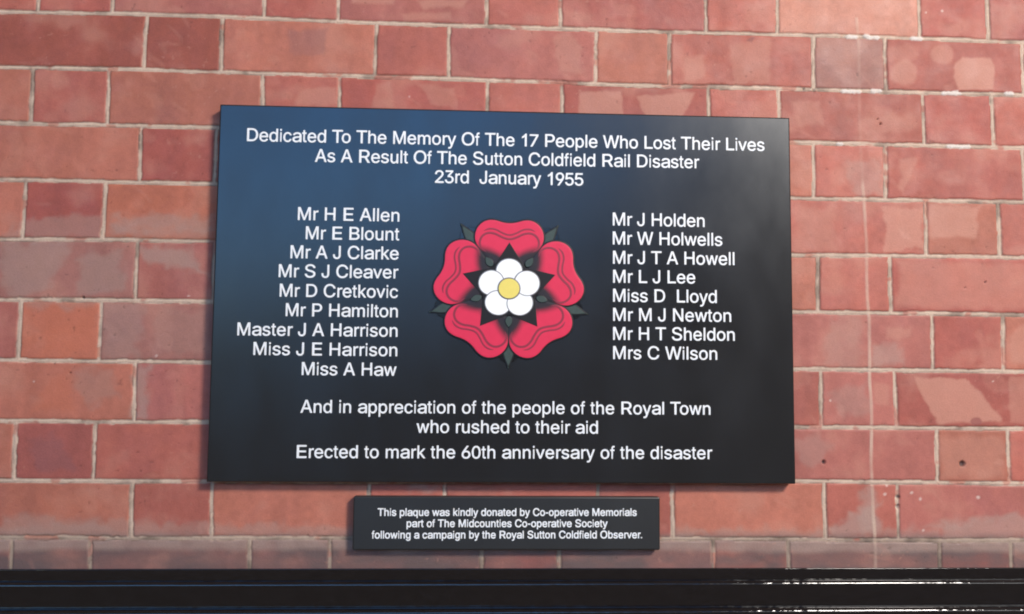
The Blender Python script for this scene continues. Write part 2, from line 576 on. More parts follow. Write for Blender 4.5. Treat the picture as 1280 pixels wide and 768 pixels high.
# pale specks
for (cx, cy, rr_) in [(1038, 501, 2), (1140, 616, 3), (1150, 624, 3.5), (1106, 618, 3), (1154, 663, 2.5), (1223, 622, 3.5), (1108, 607, 3),
                      (1241, 477, 2), (512, 121, 2), (42, 477, 2), (195, 445, 2.5), (236, 370, 2), (1178, 14, 3), (1158, 16, 2)]:
    px, py = wall_at(cx, cy)
    dd = np.hypot(X - px + 2 * fbm(X, Y, 5, 9, 2), Y - py)
    mk = .8 * sstep(rr_, rr_ * 0.4, dd)
    alb = alb * (1 - mk[..., None]) + np.array([.55, .40, .34]) * mk[..., None]
# mortar: pale, dirty in places, grime and painted shade along its edges
mcol = MORTAR * (1 + 0.14 * fbm(X, Y, 12, 141, 4) + 0.10 * fbm(X, Y, 120, 142, 2))[..., None]
dirt = sstep(0.12, 0.55, fbm(X, Y, 34, 151, 4))
mcol = mcol * (1 - .42 * dirt[..., None] * np.array([1, 1.02, 1.02]))
low = sstep(-740, -790, Y)
mcol = mcol * (1 - .40 * low[..., None])
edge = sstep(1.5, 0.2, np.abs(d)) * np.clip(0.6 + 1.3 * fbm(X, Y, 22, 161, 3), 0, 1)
alb = alb * (1 - mort[..., None]) + mcol * mort[..., None]
# red brick dust bridging some joints
gap = sstep(0.36, 0.5, fbm(X, Y, 30, 171, 3))
g2 = 0.6 * gap * mort
alb = alb * (1 - g2[..., None]) + tone_arr * 1.15 * g2[..., None]
# grime and painted crease shade along the line where mortar meets brick
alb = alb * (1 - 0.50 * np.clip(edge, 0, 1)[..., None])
# fresh white mortar dabs on the bed joints at the right
for (cx, cy, L) in [(1065, 46.5, 14), (1089, 46.5, 18), (1146, 48.5, 14), (1064, 114.5, 24), (1095, 114, 12), (1190, 117, 24), (1198, 183.5, 30), (1050, 180, 5), (1262, 117, 10)]:
    px, py = wall_at(cx, cy)
    ll = L * 1.17 / 2
    dd = np.maximum(np.abs(X - px) - ll, 0) + np.abs(Y - py) * 1.0 + 1.6 * fbm(X, Y, 7, 10, 2)
    mk = sstep(4.2, 1.2, dd + 1.2 * fbm(X, Y, 3.5, 12, 2))
    alb = alb * (1 - mk[..., None]) + np.array([.60, .53, .47]) * mk[..., None]
    hgt = np.maximum(hgt, hgt * (1 - mk) + 0.6 * mk)
# the thin mortar scar running down at the right, from the top course to the moulding
sc = np.array([wall_at(x, y) for x, y in [(1069, 0), (1072, 44), (1075, 150), (1077, 190), (1078, 240), (1081, 275), (1083, 315), (1085, 380), (1086, 400), (1087, 455),
                                          (1089, 530), (1090, 590), (1091, 640), (1093, 672), (1094, 700)]])
xc = np.interp(-gy, -sc[:, 1], sc[:, 0])[:, None] + 2.4 * fbm(Y, X * 0, 70, 181, 4)
strength = np.interp(-gy, [0, 40, 60, 130, 225, 240, 300, 330, 470, 700, 820], [.35, .3, .1, .1, .1, .6, .6, .35, .7, .7, .5])[:, None]
strength = strength * np.clip(0.75 + 0.9 * fbm(X, Y, 40, 182, 3), 0, 1)
mk = strength * sstep(3.4, 1.2, np.abs(X - xc)) * (Y < 30)
alb = alb * (1 - mk[..., None]) + MORTAR * 1.06 * mk[..., None]
hgt = hgt + 0.6 * mk
alb = np.clip(alb, 0.015, 0.85)

# ---- mesh of the wall: relief front, then sides and back so that it is a solid slab
ny, nx = shape
verts = np.empty((ny * nx, 3), np.float32)
verts[:, 0] = X.ravel() / 1000
verts[:, 1] = -hgt.ravel() / 1000
verts[:, 2] = Y.ravel() / 1000
ii = np.arange(ny * nx).reshape(ny, nx)
quads = np.stack([ii[:-1, :-1], ii[:-1, 1:], ii[1:, 1:], ii[1:, :-1]], -1).reshape(-1, 4)
loop = np.concatenate([ii[0, :], ii[1:, -1], ii[-1, -2::-1], ii[-2:0:-1, 0]])
back = verts[loop].copy()
back[:, 1] = 0.215
bi = np.arange(len(loop)) + ny * nx
verts = np.concatenate([verts, back])
side = np.stack([np.roll(loop, -1), loop, bi, np.roll(bi, -1)], -1)
quads = np.concatenate([quads, side])
me = bpy.data.meshes.new("brick_wall")
me.vertices.add(len(verts))
me.vertices.foreach_set("co", verts.ravel())
nq = len(quads)
me.loops.add(nq * 4 + len(loop))
me.polygons.add(nq + 1)
me.loops.foreach_set("vertex_index", np.concatenate([quads.ravel(), bi[::-1]]).astype(np.int32))
me.polygons.foreach_set("loop_start", np.concatenate([np.arange(nq) * 4, [nq * 4]]).astype(np.int32))
me.polygons.foreach_set("loop_total", np.concatenate([np.full(nq, 4), [len(loop)]]).astype(np.int32))
sm = np.ones(nq + 1, bool)
sm[-1 - len(loop):] = False
me.polygons.foreach_set("use_smooth", sm)
ca = me.color_attributes.new("brick_colour", 'FLOAT_COLOR', 'POINT')
cols = np.ones((len(verts), 4), np.float32)
cols[:ny * nx, :3] = alb.reshape(-1, 3)
cols[ny * nx:, :3] = (.3, .1, .08)
ca.data.foreach_set("color", cols.ravel())
ma = me.attributes.new("mortar", 'FLOAT', 'POINT')
mv = np.zeros(len(verts), np.float32)
mv[:ny * nx] = mort.ravel()
ma.data.foreach_set("value", mv)
me.update()
me.validate()

wall_mat, nt, bs = new_mat("brickwork")
at = node(nt, 'ShaderNodeAttribute', attribute_name="brick_colour")
am = node(nt, 'ShaderNodeAttribute', attribute_name="mortar")
n1 = noise_node(nt, 420.0, 3.0)
n2 = noise_node(nt, 1400.0, 2.0)
hs = node(nt, 'ShaderNodeHueSaturation')
nt.links.new(at.outputs['Color'], hs.inputs['Color'])
nt.links.new(remap(nt, n1.outputs['Fac'], 0.3, 0.7, 0.93, 1.07), hs.inputs['Value'])
nt.links.new(hs.outputs[0], bs.inputs['Base Color'])
nr = noise_node(nt, 30.0, 3.0)
rr0 = remap(nt, nr.outputs['Fac'], 0.3, 0.7, 0.50, 0.70)
mxr = node(nt, 'ShaderNodeMix', data_type='FLOAT')
nt.links.new(am.outputs['Fac'], mxr.inputs['Factor'])
nt.links.new(rr0, mxr.inputs['A'])
mxr.inputs['B'].default_value = 0.9
nt.links.new(mxr.outputs['Result'], bs.inputs['Roughness'])
bs.inputs['Specular IOR Level'].default_value = 0.35
addn = node(nt, 'ShaderNodeMath', operation='MULTIPLY_ADD')
nt.links.new(n2.outputs['Fac'], addn.inputs[0])
addn.inputs[1].default_value = 0.5
nt.links.new(n1.outputs['Fac'], addn.inputs[2])
bump(nt, addn.outputs[0], 0.5, 0.0006, bs.inputs['Normal'])

wall = link_mesh("brick_wall", me, wall_mat)
wall.location = (0, 0, LIFT)
tag(wall, "red brick wall in Flemish bond with pale mortar joints behind both plaques", "wall")

# ------------------------------------------------------------------ black gloss moulding under the bricks
prof = []      # (out of wall, below the top) in mm


def arc(cx, cy, rx, ry, a0, a1, n):
    return [(cx + rx * math.cos(math.radians(a0 + (a1 - a0) * k / n)), cy - ry * math.sin(math.radians(a0 + (a1 - a0) * k / n))) for k in range(n + 1)]


prof += [(-4, 0.0), (3.4, 0.0)] + arc(3.4, 0.8, 0.9, 0.8, 90, 0, 4)
prof += [(4.1, 9), (3.8, 15.0), (3.8, 15.8)]                       # narrow upper face
prof += [(8.0, 16.6)] + arc(8.0, 22.0, 5.4, 5.4, 90, -8, 12)       # first ridge
prof += [(12.4, 31.0), (12.0, 42.0), (11.4, 51.0), (11.4, 52.0)]
prof += [(18.0, 52.8)] + arc(18.0, 59.2, 6.4, 6.4, 90, -6, 14)     # second, bolder ridge
prof += [(23.6, 80.0), (20.0, 84.0), (12.0, 86.0), (10.0, 96.0), (10.0, 210.0), (-4, 210.0)]
xs = axis(-700, 1640, -345, 1250, 2.0, 12.0)
pv = np.array(prof)
NP = len(pv)
top_z = np.interp(xs, [-289, 1204], [-812.5, -812.0])
vv = np.zeros((len(xs), NP, 3))
_xx = xs[:, None] + 0 * pv[None, :, 0]
_yy = xs[:, None] * 0 + pv[None, :, 1] * 3
wav = 0.20 * vnoise(_xx, _yy, 70, 601) + 0.16 * vnoise(_xx, _yy, 13, 602, 60) + 0.07 * vnoise(_xx, _yy, 5.5, 603, 30)
vv[..., 0] = xs[:, None]
vv[..., 1] = -(pv[None, :, 0] + wav * (pv[None, :, 0] > 0))
vv[..., 2] = top_z[:, None] - pv[None, :, 1] + 0.3 * wav
vl = [tuple(v) for v in (vv.reshape(-1, 3) / 1000)]
fl = []
for i in range(len(xs) - 1):
    for j in range(NP - 1):
        a = i * NP + j
        fl.append((a, a + 1, a + NP + 1, a + NP))
fl.append(tuple(range(NP - 1, -1, -1)))
fl.append(tuple(range((len(xs) - 1) * NP, len(xs) * NP)))
mm = bpy.data.meshes.new("dado_moulding")
mm.from_pydata(vl, [], fl)
for p in mm.polygons:
    p.use_smooth = True
mm.update()
mm.set_sharp_from_angle(angle=math.radians(35))
gloss, nt, bs = new_mat("black_gloss_paint")
ng = noise_node(nt, 60.0, 3.0, stretch=(1.0, 1, 2.5))
ng2 = noise_node(nt, 85.0, 1.5, stretch=(1.0, 1.0, 0.35))
mx = node(nt, 'ShaderNodeMix', data_type='RGBA')
mx.inputs['A'].default_value = (0.004, 0.003, 0.0035, 1)
mx.inputs['B'].default_value = (0.011, 0.009, 0.0095, 1)
nt.links.new(ng.outputs['Fac'], mx.inputs['Factor'])
nt.links.new(mx.outputs['Result'], bs.inputs['Base Color'])
nt.links.new(remap(nt, ng.outputs['Fac'], 0.3, 0.7, 0.025, 0.05), bs.inputs['Roughness'])
hsum = node(nt, 'ShaderNodeMath', operation='MULTIPLY_ADD')
nt.links.new(ng.outputs['Fac'], hsum.inputs[0])
hsum.inputs[1].default_value = 0.25
nt.links.new(ng2.outputs['Fac'], hsum.inputs[2])
bump(nt, hsum.outputs[0], 0.8, 0.00042, bs.inputs['Normal'])
mould = link_mesh("dado_moulding", mm, gloss)
mould.location = (0, 0, LIFT)
tag(mould, "glossy black painted moulding with rounded ridges running along below the bricks", "moulding")


GLYPHS_REGULAR = """
A 667 505,418 543,310 653,18 656,6 655,2 652,-3 648,-6 640,-8 568,-8 556,-6 551,-2 545,6 535,30 481,182 476,189 472,191 204,192 192,190 186,182 145,62 126,10 122,2 116,-4 108,-7 56,-8 28,-8 20,-6 13,2 14,14 263,694 272,714 276,719 280,722 288,724 376,724 384,722 392,715 401,698|340,592 336,600 332,602 326,594 293,486 228,298 228,294 231,290 236,288 312,288 428,288 436,290 439,294 433,318 391,430 367,502
B 667 589,594 597,566 602,534 601,514 593,470 581,446 562,422 552,412 532,397 501,378 501,374 540,355 560,340 600,299 615,274 621,258 629,226 629,166 621,130 598,86 556,44 532,29 508,17 472,5 448,0 420,-4 372,-4 348,-8 92,-8 80,-6 72,2 70,14 70,702 71,710 75,718 84,723 96,724 384,724 424,719 456,711 489,698 516,683 533,670 556,648 572,627|510,242 492,271 480,283 464,293 440,305 408,315 392,316 192,315 187,310 186,302 186,158 186,102 188,96 192,93 404,92 436,97 464,107 488,121 498,130 508,146 517,166 518,178 517,218|482,566 467,590 449,606 432,615 404,623 372,628 192,627 187,622 186,614 186,466 186,422 188,416 196,412 376,412 412,420 436,431 456,444 468,457 481,478 489,502 490,514 489,542
C 722 667,559 679,523 683,503 682,495 678,490 674,487 666,485 590,486 582,490 577,495 563,531 544,567 526,589 506,604 486,616 470,624 446,632 398,641 354,640 310,632 278,619 246,600 222,581 201,555 191,539 169,495 156,451 153,431 151,411 149,399 149,319 151,307 153,287 156,267 169,223 191,179 202,162 224,135 246,118 278,99 298,90 326,82 354,78 402,78 446,86 486,102 507,115 530,134 553,167 567,195 574,219 582,229 594,233 666,233 674,231 678,228 683,219 675,179 665,155 647,119 618,81 582,45 534,12 514,2 482,-10 426,-22 330,-22 286,-14 242,2 222,12 181,39 146,69 117,103 93,139 77,171 57,223 48,259 45,283 43,303 40,319 41,399 43,411 45,435 48,459 61,507 73,539 89,571 110,604 126,625 181,679 234,712 286,732 334,741 422,741 482,728 518,714 538,704 578,677 620,635 647,599
D 722 652,518 668,466 672,442 674,422 677,406 677,314 669,258 664,238 652,202 640,174 607,121 557,70 523,45 479,23 451,13 419,4 375,-3 327,-4 303,-8 91,-7 82,-2 79,2 77,10 77,174 77,702 79,714 87,722 99,724 359,724 375,721 395,719 419,716 475,699 519,677 536,666 557,650 601,606 616,586 636,554|556,474 532,526 517,550 491,576 472,590 439,607 403,619 347,628 203,628 193,626 190,622 189,614 189,234 189,106 190,98 195,93 363,93 391,97 431,109 471,129 487,140 501,154 517,170 528,186 539,206 556,246 564,278 569,310 569,410 565,438
E 667 612,714 614,702 613,642 609,634 600,629 220,628 212,627 207,622 206,426 207,418 210,414 224,412 568,412 576,410 584,402 586,382 585,330 580,321 572,317 224,316 210,314 207,310 206,302 207,98 212,93 220,92 476,92 600,92 608,90 612,87 616,82 620,70 618,54 618,10 616,2 613,-2 604,-7 104,-8 92,-6 84,2 82,18 83,710 87,718 92,722 104,724 592,724 604,722
H 722 647,714 649,698 649,18 648,6 644,-2 639,-6 631,-8 559,-8 551,-6 543,2 541,14 541,306 540,314 537,318 523,320 199,320 187,319 183,316 181,310 181,14 179,2 171,-6 163,-8 95,-8 83,-6 75,2 73,14 73,702 74,710 78,718 83,722 91,724 163,724 171,722 179,714 181,702 181,426 183,420 187,417 199,416 523,416 537,418 540,422 541,430 541,702 543,714 551,722 571,724 635,723 643,719
J 500 431,715 433,699 433,183 430,167 428,147 420,111 408,83 395,62 367,29 331,2 307,-10 283,-18 259,-23 187,-23 163,-18 139,-10 115,2 87,21 61,47 46,67 30,99 18,139 15,161 13,171 13,227 15,235 19,240 23,243 31,245 99,244 107,240 112,231 113,199 116,183 118,163 126,131 142,103 151,94 170,83 195,74 243,73 275,83 295,96 303,104 317,127 324,147 329,171 330,711 335,720 339,723 347,725 419,724 427,720
L 556 538,82 540,70 539,6 534,-3 526,-7 94,-8 82,-6 77,-2 73,6 72,14 72,634 72,706 74,714 82,722 94,724 170,723 179,718 183,710 184,110 186,96 190,93 198,92 522,92 530,90
M 833 763,714 765,698 765,14 763,2 755,-6 743,-8 679,-7 671,-3 666,6 665,506 663,533 659,534 655,526 620,422 472,26 461,2 455,-4 447,-7 387,-7 379,-4 371,6 222,394 180,518 171,538 167,537 165,514 166,490 169,474 169,390 169,14 167,2 159,-6 147,-8 83,-7 75,-3 70,6 69,702 70,710 74,718 79,722 87,724 191,724 199,722 208,714 376,266 410,158 415,148 419,146 423,150 428,162 466,282 584,598 610,674 626,714 635,722 655,724 747,724 755,722
N 722 646,714 648,702 648,618 652,598 652,554 648,522 648,14 647,6 643,-2 638,-6 630,-8 546,-8 538,-6 528,2 309,346 249,442 186,551 178,560 176,554 176,458 180,426 179,6 174,-3 170,-6 162,-8 90,-8 82,-6 77,-2 73,6 72,22 72,702 73,710 77,718 86,723 102,724 178,724 186,722 191,718 219,678 471,278 515,206 529,178 542,161 546,162 547,166 544,186 545,710 550,719 554,722 562,724 634,723 642,719
O 778 714,527 726,491 734,459 743,395 742,319 740,307 738,283 726,227 714,191 694,151 674,119 659,99 609,49 577,26 549,10 521,-2 485,-14 437,-23 337,-22 293,-14 257,-2 213,20 185,38 163,55 129,89 107,115 96,131 80,159 65,192 52,227 44,259 35,323 36,399 38,411 40,431 43,455 52,491 68,535 82,563 96,587 123,623 165,665 185,680 217,700 253,718 269,724 313,736 341,741 441,740 485,732 521,720 545,710 589,684 611,667 645,633 661,616 690,575|610,491 586,539 557,577 529,600 501,616 473,628 445,636 417,640 365,641 333,636 305,628 277,616 245,596 224,579 205,556 188,531 176,507 160,463 152,423 150,403 148,391 147,331 155,275 164,239 169,228 188,187 205,162 221,142 241,125 257,114 281,100 305,90 333,82 361,78 413,77 461,86 493,98 509,106 529,118 549,133 565,150 590,187 610,227 618,251 626,291 628,311 631,327 631,391 623,447
P 667 609,582 617,558 626,514 625,462 617,422 609,398 593,366 576,344 540,308 504,285 476,273 452,265 404,257 208,256 200,255 196,252 194,242 194,10 192,2 188,-3 184,-6 176,-8 104,-8 92,-6 87,-2 84,2 82,10 82,118 82,702 84,714 88,719 96,723 104,724 384,724 404,721 424,719 460,711 484,703 508,691 544,668 580,631 597,606|501,554 485,582 473,594 444,611 412,623 376,628 200,627 195,622 194,614 194,414 194,362 196,356 204,352 388,352 416,357 444,367 469,382 486,398 499,422 509,450 513,478 514,498 509,530
R 722 643,582 655,538 660,494 657,474 655,454 651,434 641,406 620,370 580,330 550,309 517,294 513,290 512,286 533,250 679,18 684,6 684,2 682,-3 678,-6 670,-8 574,-8 562,-6 556,-2 549,6 399,254 390,266 386,270 374,272 210,271 206,268 204,262 204,198 204,14 202,2 194,-6 186,-8 102,-8 94,-6 90,-3 85,6 84,702 86,714 90,719 98,723 106,724 406,724 426,721 446,719 470,715 502,707 526,697 554,683 583,662 606,640 622,619 631,606|531,550 516,578 510,586 498,596 462,615 434,623 398,628 210,627 205,622 204,614 204,438 204,378 206,372 214,368 402,368 434,373 474,385 490,393 510,408 523,426 531,442 539,478 540,494 539,518
S 667 600,599 608,575 612,551 612,543 607,534 603,531 595,529 515,530 507,534 502,539 498,547 492,571 481,591 463,609 443,622 431,628 395,640 367,644 307,644 279,640 243,628 207,605 198,595 187,576 177,539 178,523 187,495 199,477 219,462 251,446 295,430 415,400 479,378 523,356 547,340 589,299 610,267 620,239 625,207 624,179 620,151 612,127 600,103 587,82 559,49 535,30 499,8 439,-14 387,-23 279,-22 231,-14 207,-6 187,2 147,22 125,39 89,75 70,103 58,131 53,143 46,179 46,187 51,196 55,199 63,201 147,200 155,196 159,191 170,155 187,126 198,115 223,98 251,86 287,78 307,76 323,73 351,74 407,82 431,90 463,106 483,121 496,139 508,163 512,183 512,207 504,235 499,244 491,253 471,268 440,283 407,296 247,338 202,355 171,370 134,395 99,430 86,451 75,474 70,487 65,519 66,547 74,587 80,603 90,623 103,641 147,685 179,706 219,724 287,740 387,741 415,737 435,732 472,719 503,704 528,687 577,639 588,623
T 611 600,714 602,702 602,646 600,638 592,630 580,628 376,628 368,627 363,622 362,14 361,6 357,-2 352,-6 344,-8 268,-8 260,-6 252,2 250,14 250,242 249,622 244,627 236,628 32,628 20,630 12,638 10,646 10,706 12,714 15,718 20,722 32,724 580,724 592,722
W 944 929,714 927,694 743,14 735,-2 730,-6 722,-8 634,-7 626,-3 619,6 533,322 501,442 478,538 474,550 470,550 464,534 451,474 325,6 318,-3 314,-6 306,-8 222,-8 214,-6 210,-3 201,10 38,620 16,698 14,710 17,718 22,722 30,724 102,724 110,722 118,714 135,658 181,470 235,266 257,162 262,150 266,148 271,158 281,206 309,318 409,702 414,714 422,722 430,724 514,724 522,722 526,719 530,714 535,702 647,270 673,158 678,148 682,150 687,166 769,502 823,710 830,719 834,722 842,724 914,724 922,722
a 556 523,423 532,387 532,343 536,323 536,279 532,247 532,7 530,-1 522,-9 502,-11 446,-11 434,-9 429,-5 425,3 424,43 422,49 418,50 410,45 382,17 370,10 338,-6 314,-14 286,-19 206,-19 178,-14 150,-6 126,4 90,29 61,59 45,87 37,107 32,135 32,167 41,203 49,219 60,235 78,253 98,268 130,284 166,296 202,304 254,312 278,314 290,316 314,318 326,320 346,321 362,324 382,326 402,330 411,335 418,343 420,351 419,379 413,403 402,420 394,429 366,444 354,448 326,453 274,452 230,442 190,421 168,399 158,382 150,376 142,376 114,382 58,399 53,403 52,407 53,415 61,431 76,451 118,492 154,514 178,524 222,537 246,540 266,542 282,545 314,545 330,542 354,540 394,532 426,520 450,508 466,497 502,460 511,447|418,243 414,246 410,246 342,234 322,232 310,230 290,228 278,226 258,224 234,221 190,208 174,200 153,179 149,171 145,147 149,123 154,111 168,95 182,86 202,78 222,74 238,72 250,70 266,69 286,72 306,74 326,78 342,84 370,98 394,118 405,135 416,159 420,175 420,235
b 556 501,395 517,327 519,303 522,287 522,247 514,179 497,123 483,95 473,79 462,63 440,37 413,15 392,2 368,-10 332,-18 268,-19 232,-10 196,13 172,37 161,51 156,55 152,53 150,47 149,3 145,-5 140,-9 128,-11 72,-11 64,-9 59,-5 55,3 54,11 54,303 54,707 56,715 59,719 68,724 136,724 144,720 148,715 150,703 150,487 152,475 156,474 160,477 176,497 195,515 220,532 236,540 280,549 316,549 344,544 372,536 388,528 420,508 428,501 461,467 488,423|405,371 389,403 372,425 348,442 320,452 296,456 276,456 236,448 220,440 204,429 194,419 183,403 167,371 158,343 151,295 151,235 153,223 155,203 167,159 183,127 198,107 212,94 244,78 268,73 308,74 332,80 352,90 368,101 378,111 389,127 405,159 417,203 419,223 421,235 421,299 413,347
c 500 473,407 477,391 473,383 468,378 460,374 416,362 396,360 390,363 384,371 375,391 362,411 344,429 332,436 316,444 272,452 256,452 228,448 212,442 192,432 166,407 155,391 143,367 130,323 126,295 126,227 135,179 149,143 163,119 184,97 204,84 232,74 240,73 288,73 316,80 344,94 358,107 373,127 387,159 392,164 400,168 452,156 468,150 476,144 478,139 477,127 471,111 461,91 440,61 406,27 395,19 376,6 360,-2 340,-10 308,-18 296,-19 236,-19 204,-14 180,-6 156,6 128,25 88,65 75,83 65,99 51,127 39,159 31,199 29,215 26,231 26,291 29,307 31,327 39,363 57,411 79,447 98,471 112,485 135,503 168,523 192,533 220,540 236,542 248,544 264,545 280,544 292,542 308,540 352,528 378,515 413,491 430,475 457,439
d 556 501,715 503,699 503,19 501,-1 493,-9 485,-11 429,-11 417,-9 412,-5 408,3 406,51 405,55 401,56 365,17 345,2 314,-13 289,-19 221,-18 177,-6 153,6 135,19 97,57 89,66 72,91 58,119 48,143 36,199 34,215 31,231 31,299 39,351 48,383 60,415 80,451 95,471 121,497 157,524 193,540 241,549 281,548 317,540 349,524 375,503 393,482 397,479 401,481 403,495 403,703 405,715 413,723 433,725 489,724 497,720|386,379 378,395 357,425 333,440 317,448 301,452 269,457 233,452 205,440 181,425 160,395 148,371 140,347 132,299 132,235 134,223 136,203 144,171 152,151 160,135 177,110 185,101 213,84 245,74 285,73 309,78 333,88 355,103 378,135 384,147 398,187 402,211 404,235 407,251 406,287 404,299 402,319 399,339
e 556 503,387 512,355 520,303 519,243 515,235 510,231 498,229 154,229 146,228 141,223 141,203 149,167 158,147 169,127 182,111 198,98 218,86 238,78 258,74 294,71 326,74 354,82 370,90 388,103 403,123 414,144 418,148 426,152 494,136 506,128 508,123 507,111 491,79 476,59 450,33 418,10 398,0 358,-14 342,-16 330,-19 250,-19 198,-6 170,6 126,37 104,59 85,83 65,119 52,151 41,199 39,215 36,231 36,291 39,307 41,323 53,375 61,395 77,427 100,459 132,491 154,508 178,522 214,536 266,544 290,545 326,540 346,536 374,526 411,507 432,491 466,456 485,427|407,363 387,403 362,429 350,436 330,445 318,448 290,453 266,452 242,448 218,439 198,428 190,421 172,403 158,381 145,347 141,327 141,323 144,319 150,317 406,317 412,319 415,323 415,327
f 278 264,714 264,706 253,654 248,644 240,639 236,638 204,640 187,638 176,630 167,610 162,578 163,534 166,530 172,528 232,528 240,526 244,523 248,518 250,510 249,454 245,446 236,441 172,440 166,438 163,434 161,6 156,-3 152,-6 144,-8 104,-8 96,-6 91,-2 87,6 86,14 86,430 84,436 80,439 28,440 20,442 15,446 12,450 10,458 11,514 15,522 24,527 76,528 84,532 86,542 86,618 91,642 97,658 108,679 144,716 160,725 180,731 224,732 236,731 249,726 260,719
g 556 502,526 504,510 504,-34 501,-50 499,-66 491,-98 477,-126 467,-142 427,-182 410,-193 382,-207 346,-219 318,-223 230,-224 202,-219 166,-207 146,-197 130,-187 110,-172 88,-150 65,-118 61,-106 65,-98 70,-93 102,-73 130,-59 134,-59 142,-64 160,-90 178,-107 210,-125 234,-132 258,-135 274,-136 290,-135 314,-131 350,-119 378,-100 386,-91 391,-82 403,-46 404,46 402,60 398,62 394,59 384,46 370,32 350,17 330,6 306,-3 286,-5 274,-7 242,-7 198,1 182,7 145,26 124,42 94,73 69,110 53,146 44,178 36,230 36,294 39,310 41,330 49,370 61,402 77,434 94,459 134,500 154,515 186,531 210,539 242,544 282,544 310,539 334,529 363,510 386,488 398,473 402,470 406,472 408,478 409,522 413,530 418,534 430,536 486,536 494,534|391,366 375,398 358,420 334,437 310,447 278,452 258,451 222,443 206,435 190,424 173,406 155,374 145,346 137,306 137,226 141,198 151,170 161,146 182,116 206,101 234,89 270,84 306,89 326,95 350,108 372,130 379,142 395,178 403,214 405,234 408,250 408,282 400,338
h 556 484,426 493,382 493,290 496,274 493,250 493,10 491,2 488,-2 483,-6 475,-8 415,-8 407,-6 399,2 397,14 397,322 394,342 392,370 385,394 380,406 369,422 355,436 335,447 307,455 295,456 267,455 243,451 223,442 211,435 198,426 190,418 174,390 166,370 161,338 160,6 156,-2 151,-6 131,-8 75,-7 67,-3 62,6 61,702 62,710 66,718 71,722 79,724 143,724 151,722 159,714 161,702 161,498 163,485 167,483 171,485 185,502 206,518 219,527 243,539 255,543 283,548 343,547 363,543 395,531 415,519 435,504 457,478 468,462
i 222 145,518 147,502 146,6 141,-3 137,-6 129,-8 89,-7 81,-3 77,2 75,18 76,514 81,523 85,526 93,528 133,527 141,523|155,686 158,674 159,658 158,650 154,634 147,622 125,602 113,598 97,602 75,622 68,634 63,654 64,678 69,690 76,702 93,719 101,723 109,724 117,723 125,721 133,716 143,706
k 500 483,534 481,526 477,520 437,480 425,464 385,424 373,408 335,370 321,352 283,314 279,306 280,302 289,289 501,7 503,2 502,-2 497,-6 485,-8 401,-8 393,-6 389,-3 217,227 205,238 201,238 193,232 165,204 160,194 159,14 157,2 153,-3 145,-7 117,-8 81,-8 73,-6 65,2 63,10 63,698 65,714 69,719 77,723 141,724 149,722 153,719 158,710 159,330 160,318 165,315 173,320 193,340 205,356 245,396 257,412 297,452 309,468 347,506 361,524 377,540 389,544 469,544 477,542 482,538
l 222 157,714 159,698 158,6 153,-3 149,-6 141,-8 77,-7 69,-3 65,2 63,18 64,710 69,719 73,722 81,724 145,723 153,719
m 833 760,438 769,406 773,374 773,14 772,6 768,-2 763,-6 755,-8 691,-8 683,-6 675,2 673,14 673,362 669,390 656,418 643,431 623,441 607,447 587,451 571,452 543,448 527,443 498,426 491,419 480,402 470,374 469,358 469,14 467,2 463,-3 455,-7 387,-8 379,-7 371,-3 367,2 365,10 364,386 358,406 344,426 331,435 311,445 287,451 263,451 239,447 217,438 191,420 178,402 172,390 166,374 161,346 160,6 155,-3 147,-7 83,-8 75,-7 67,-3 63,2 61,14 61,514 63,526 71,534 87,536 139,536 147,534 155,528 159,522 161,514 161,486 163,480 167,478 206,514 235,531 279,543 319,543 363,530 388,514 405,498 431,461 435,458 439,459 443,463 471,496 503,519 523,529 551,539 575,543 623,543 660,534 687,521 704,510 739,475 748,462
n 556 480,430 488,406 492,382 493,286 496,270 493,246 493,10 491,2 487,-3 483,-6 475,-8 415,-8 407,-6 403,-3 398,6 397,318 394,338 392,362 388,382 380,402 365,422 343,439 323,447 299,451 275,452 251,448 235,443 211,431 198,422 183,403 170,378 162,342 161,190 161,14 159,2 155,-3 147,-7 79,-8 71,-6 67,-3 62,6 61,514 63,526 67,531 71,534 79,536 135,536 147,534 152,530 156,522 158,478 159,474 163,473 202,510 219,521 247,535 291,544 331,544 359,539 391,527 407,519 425,506 456,474 466,458
o 556 502,392 514,356 523,308 523,216 514,168 498,124 486,100 467,72 421,26 385,4 341,-13 313,-18 237,-17 189,-5 161,9 145,19 125,34 103,56 85,79 68,104 54,136 47,152 40,176 31,232 32,296 34,308 36,324 44,364 56,396 66,416 97,461 121,486 157,513 189,529 241,542 317,541 341,537 365,529 385,520 417,501 453,466 467,452 486,424|406,364 390,396 373,418 345,437 313,449 301,450 249,449 225,443 193,426 173,405 156,376 140,332 136,308 134,284 131,268 132,252 134,240 136,216 139,196 150,164 162,136 177,114 197,95 229,79 253,74 309,75 341,85 369,102 390,128 404,156 414,184 422,224 422,296 418,324
p 556 501,391 517,323 519,299 522,283 522,239 519,223 517,199 509,155 493,111 481,87 460,57 420,17 392,-2 364,-14 328,-22 320,-23 268,-22 232,-12 220,-6 192,13 174,31 160,49 156,52 152,51 150,35 150,-193 148,-201 140,-209 128,-211 72,-211 64,-209 59,-205 56,-201 54,-193 54,-85 54,515 55,523 59,531 64,535 72,537 128,537 140,535 145,531 149,523 151,475 152,471 156,470 188,505 208,520 228,532 252,540 284,545 308,545 344,540 384,526 408,512 432,493 454,471 469,451 479,435|405,367 389,399 372,421 348,436 320,448 288,452 252,448 224,438 200,421 183,399 167,367 158,339 151,291 151,231 153,219 155,199 167,155 183,123 200,101 224,84 248,74 272,69 300,70 336,78 352,86 368,97 376,106 393,131 401,147 409,167 417,199 419,219 421,231 421,295 413,343
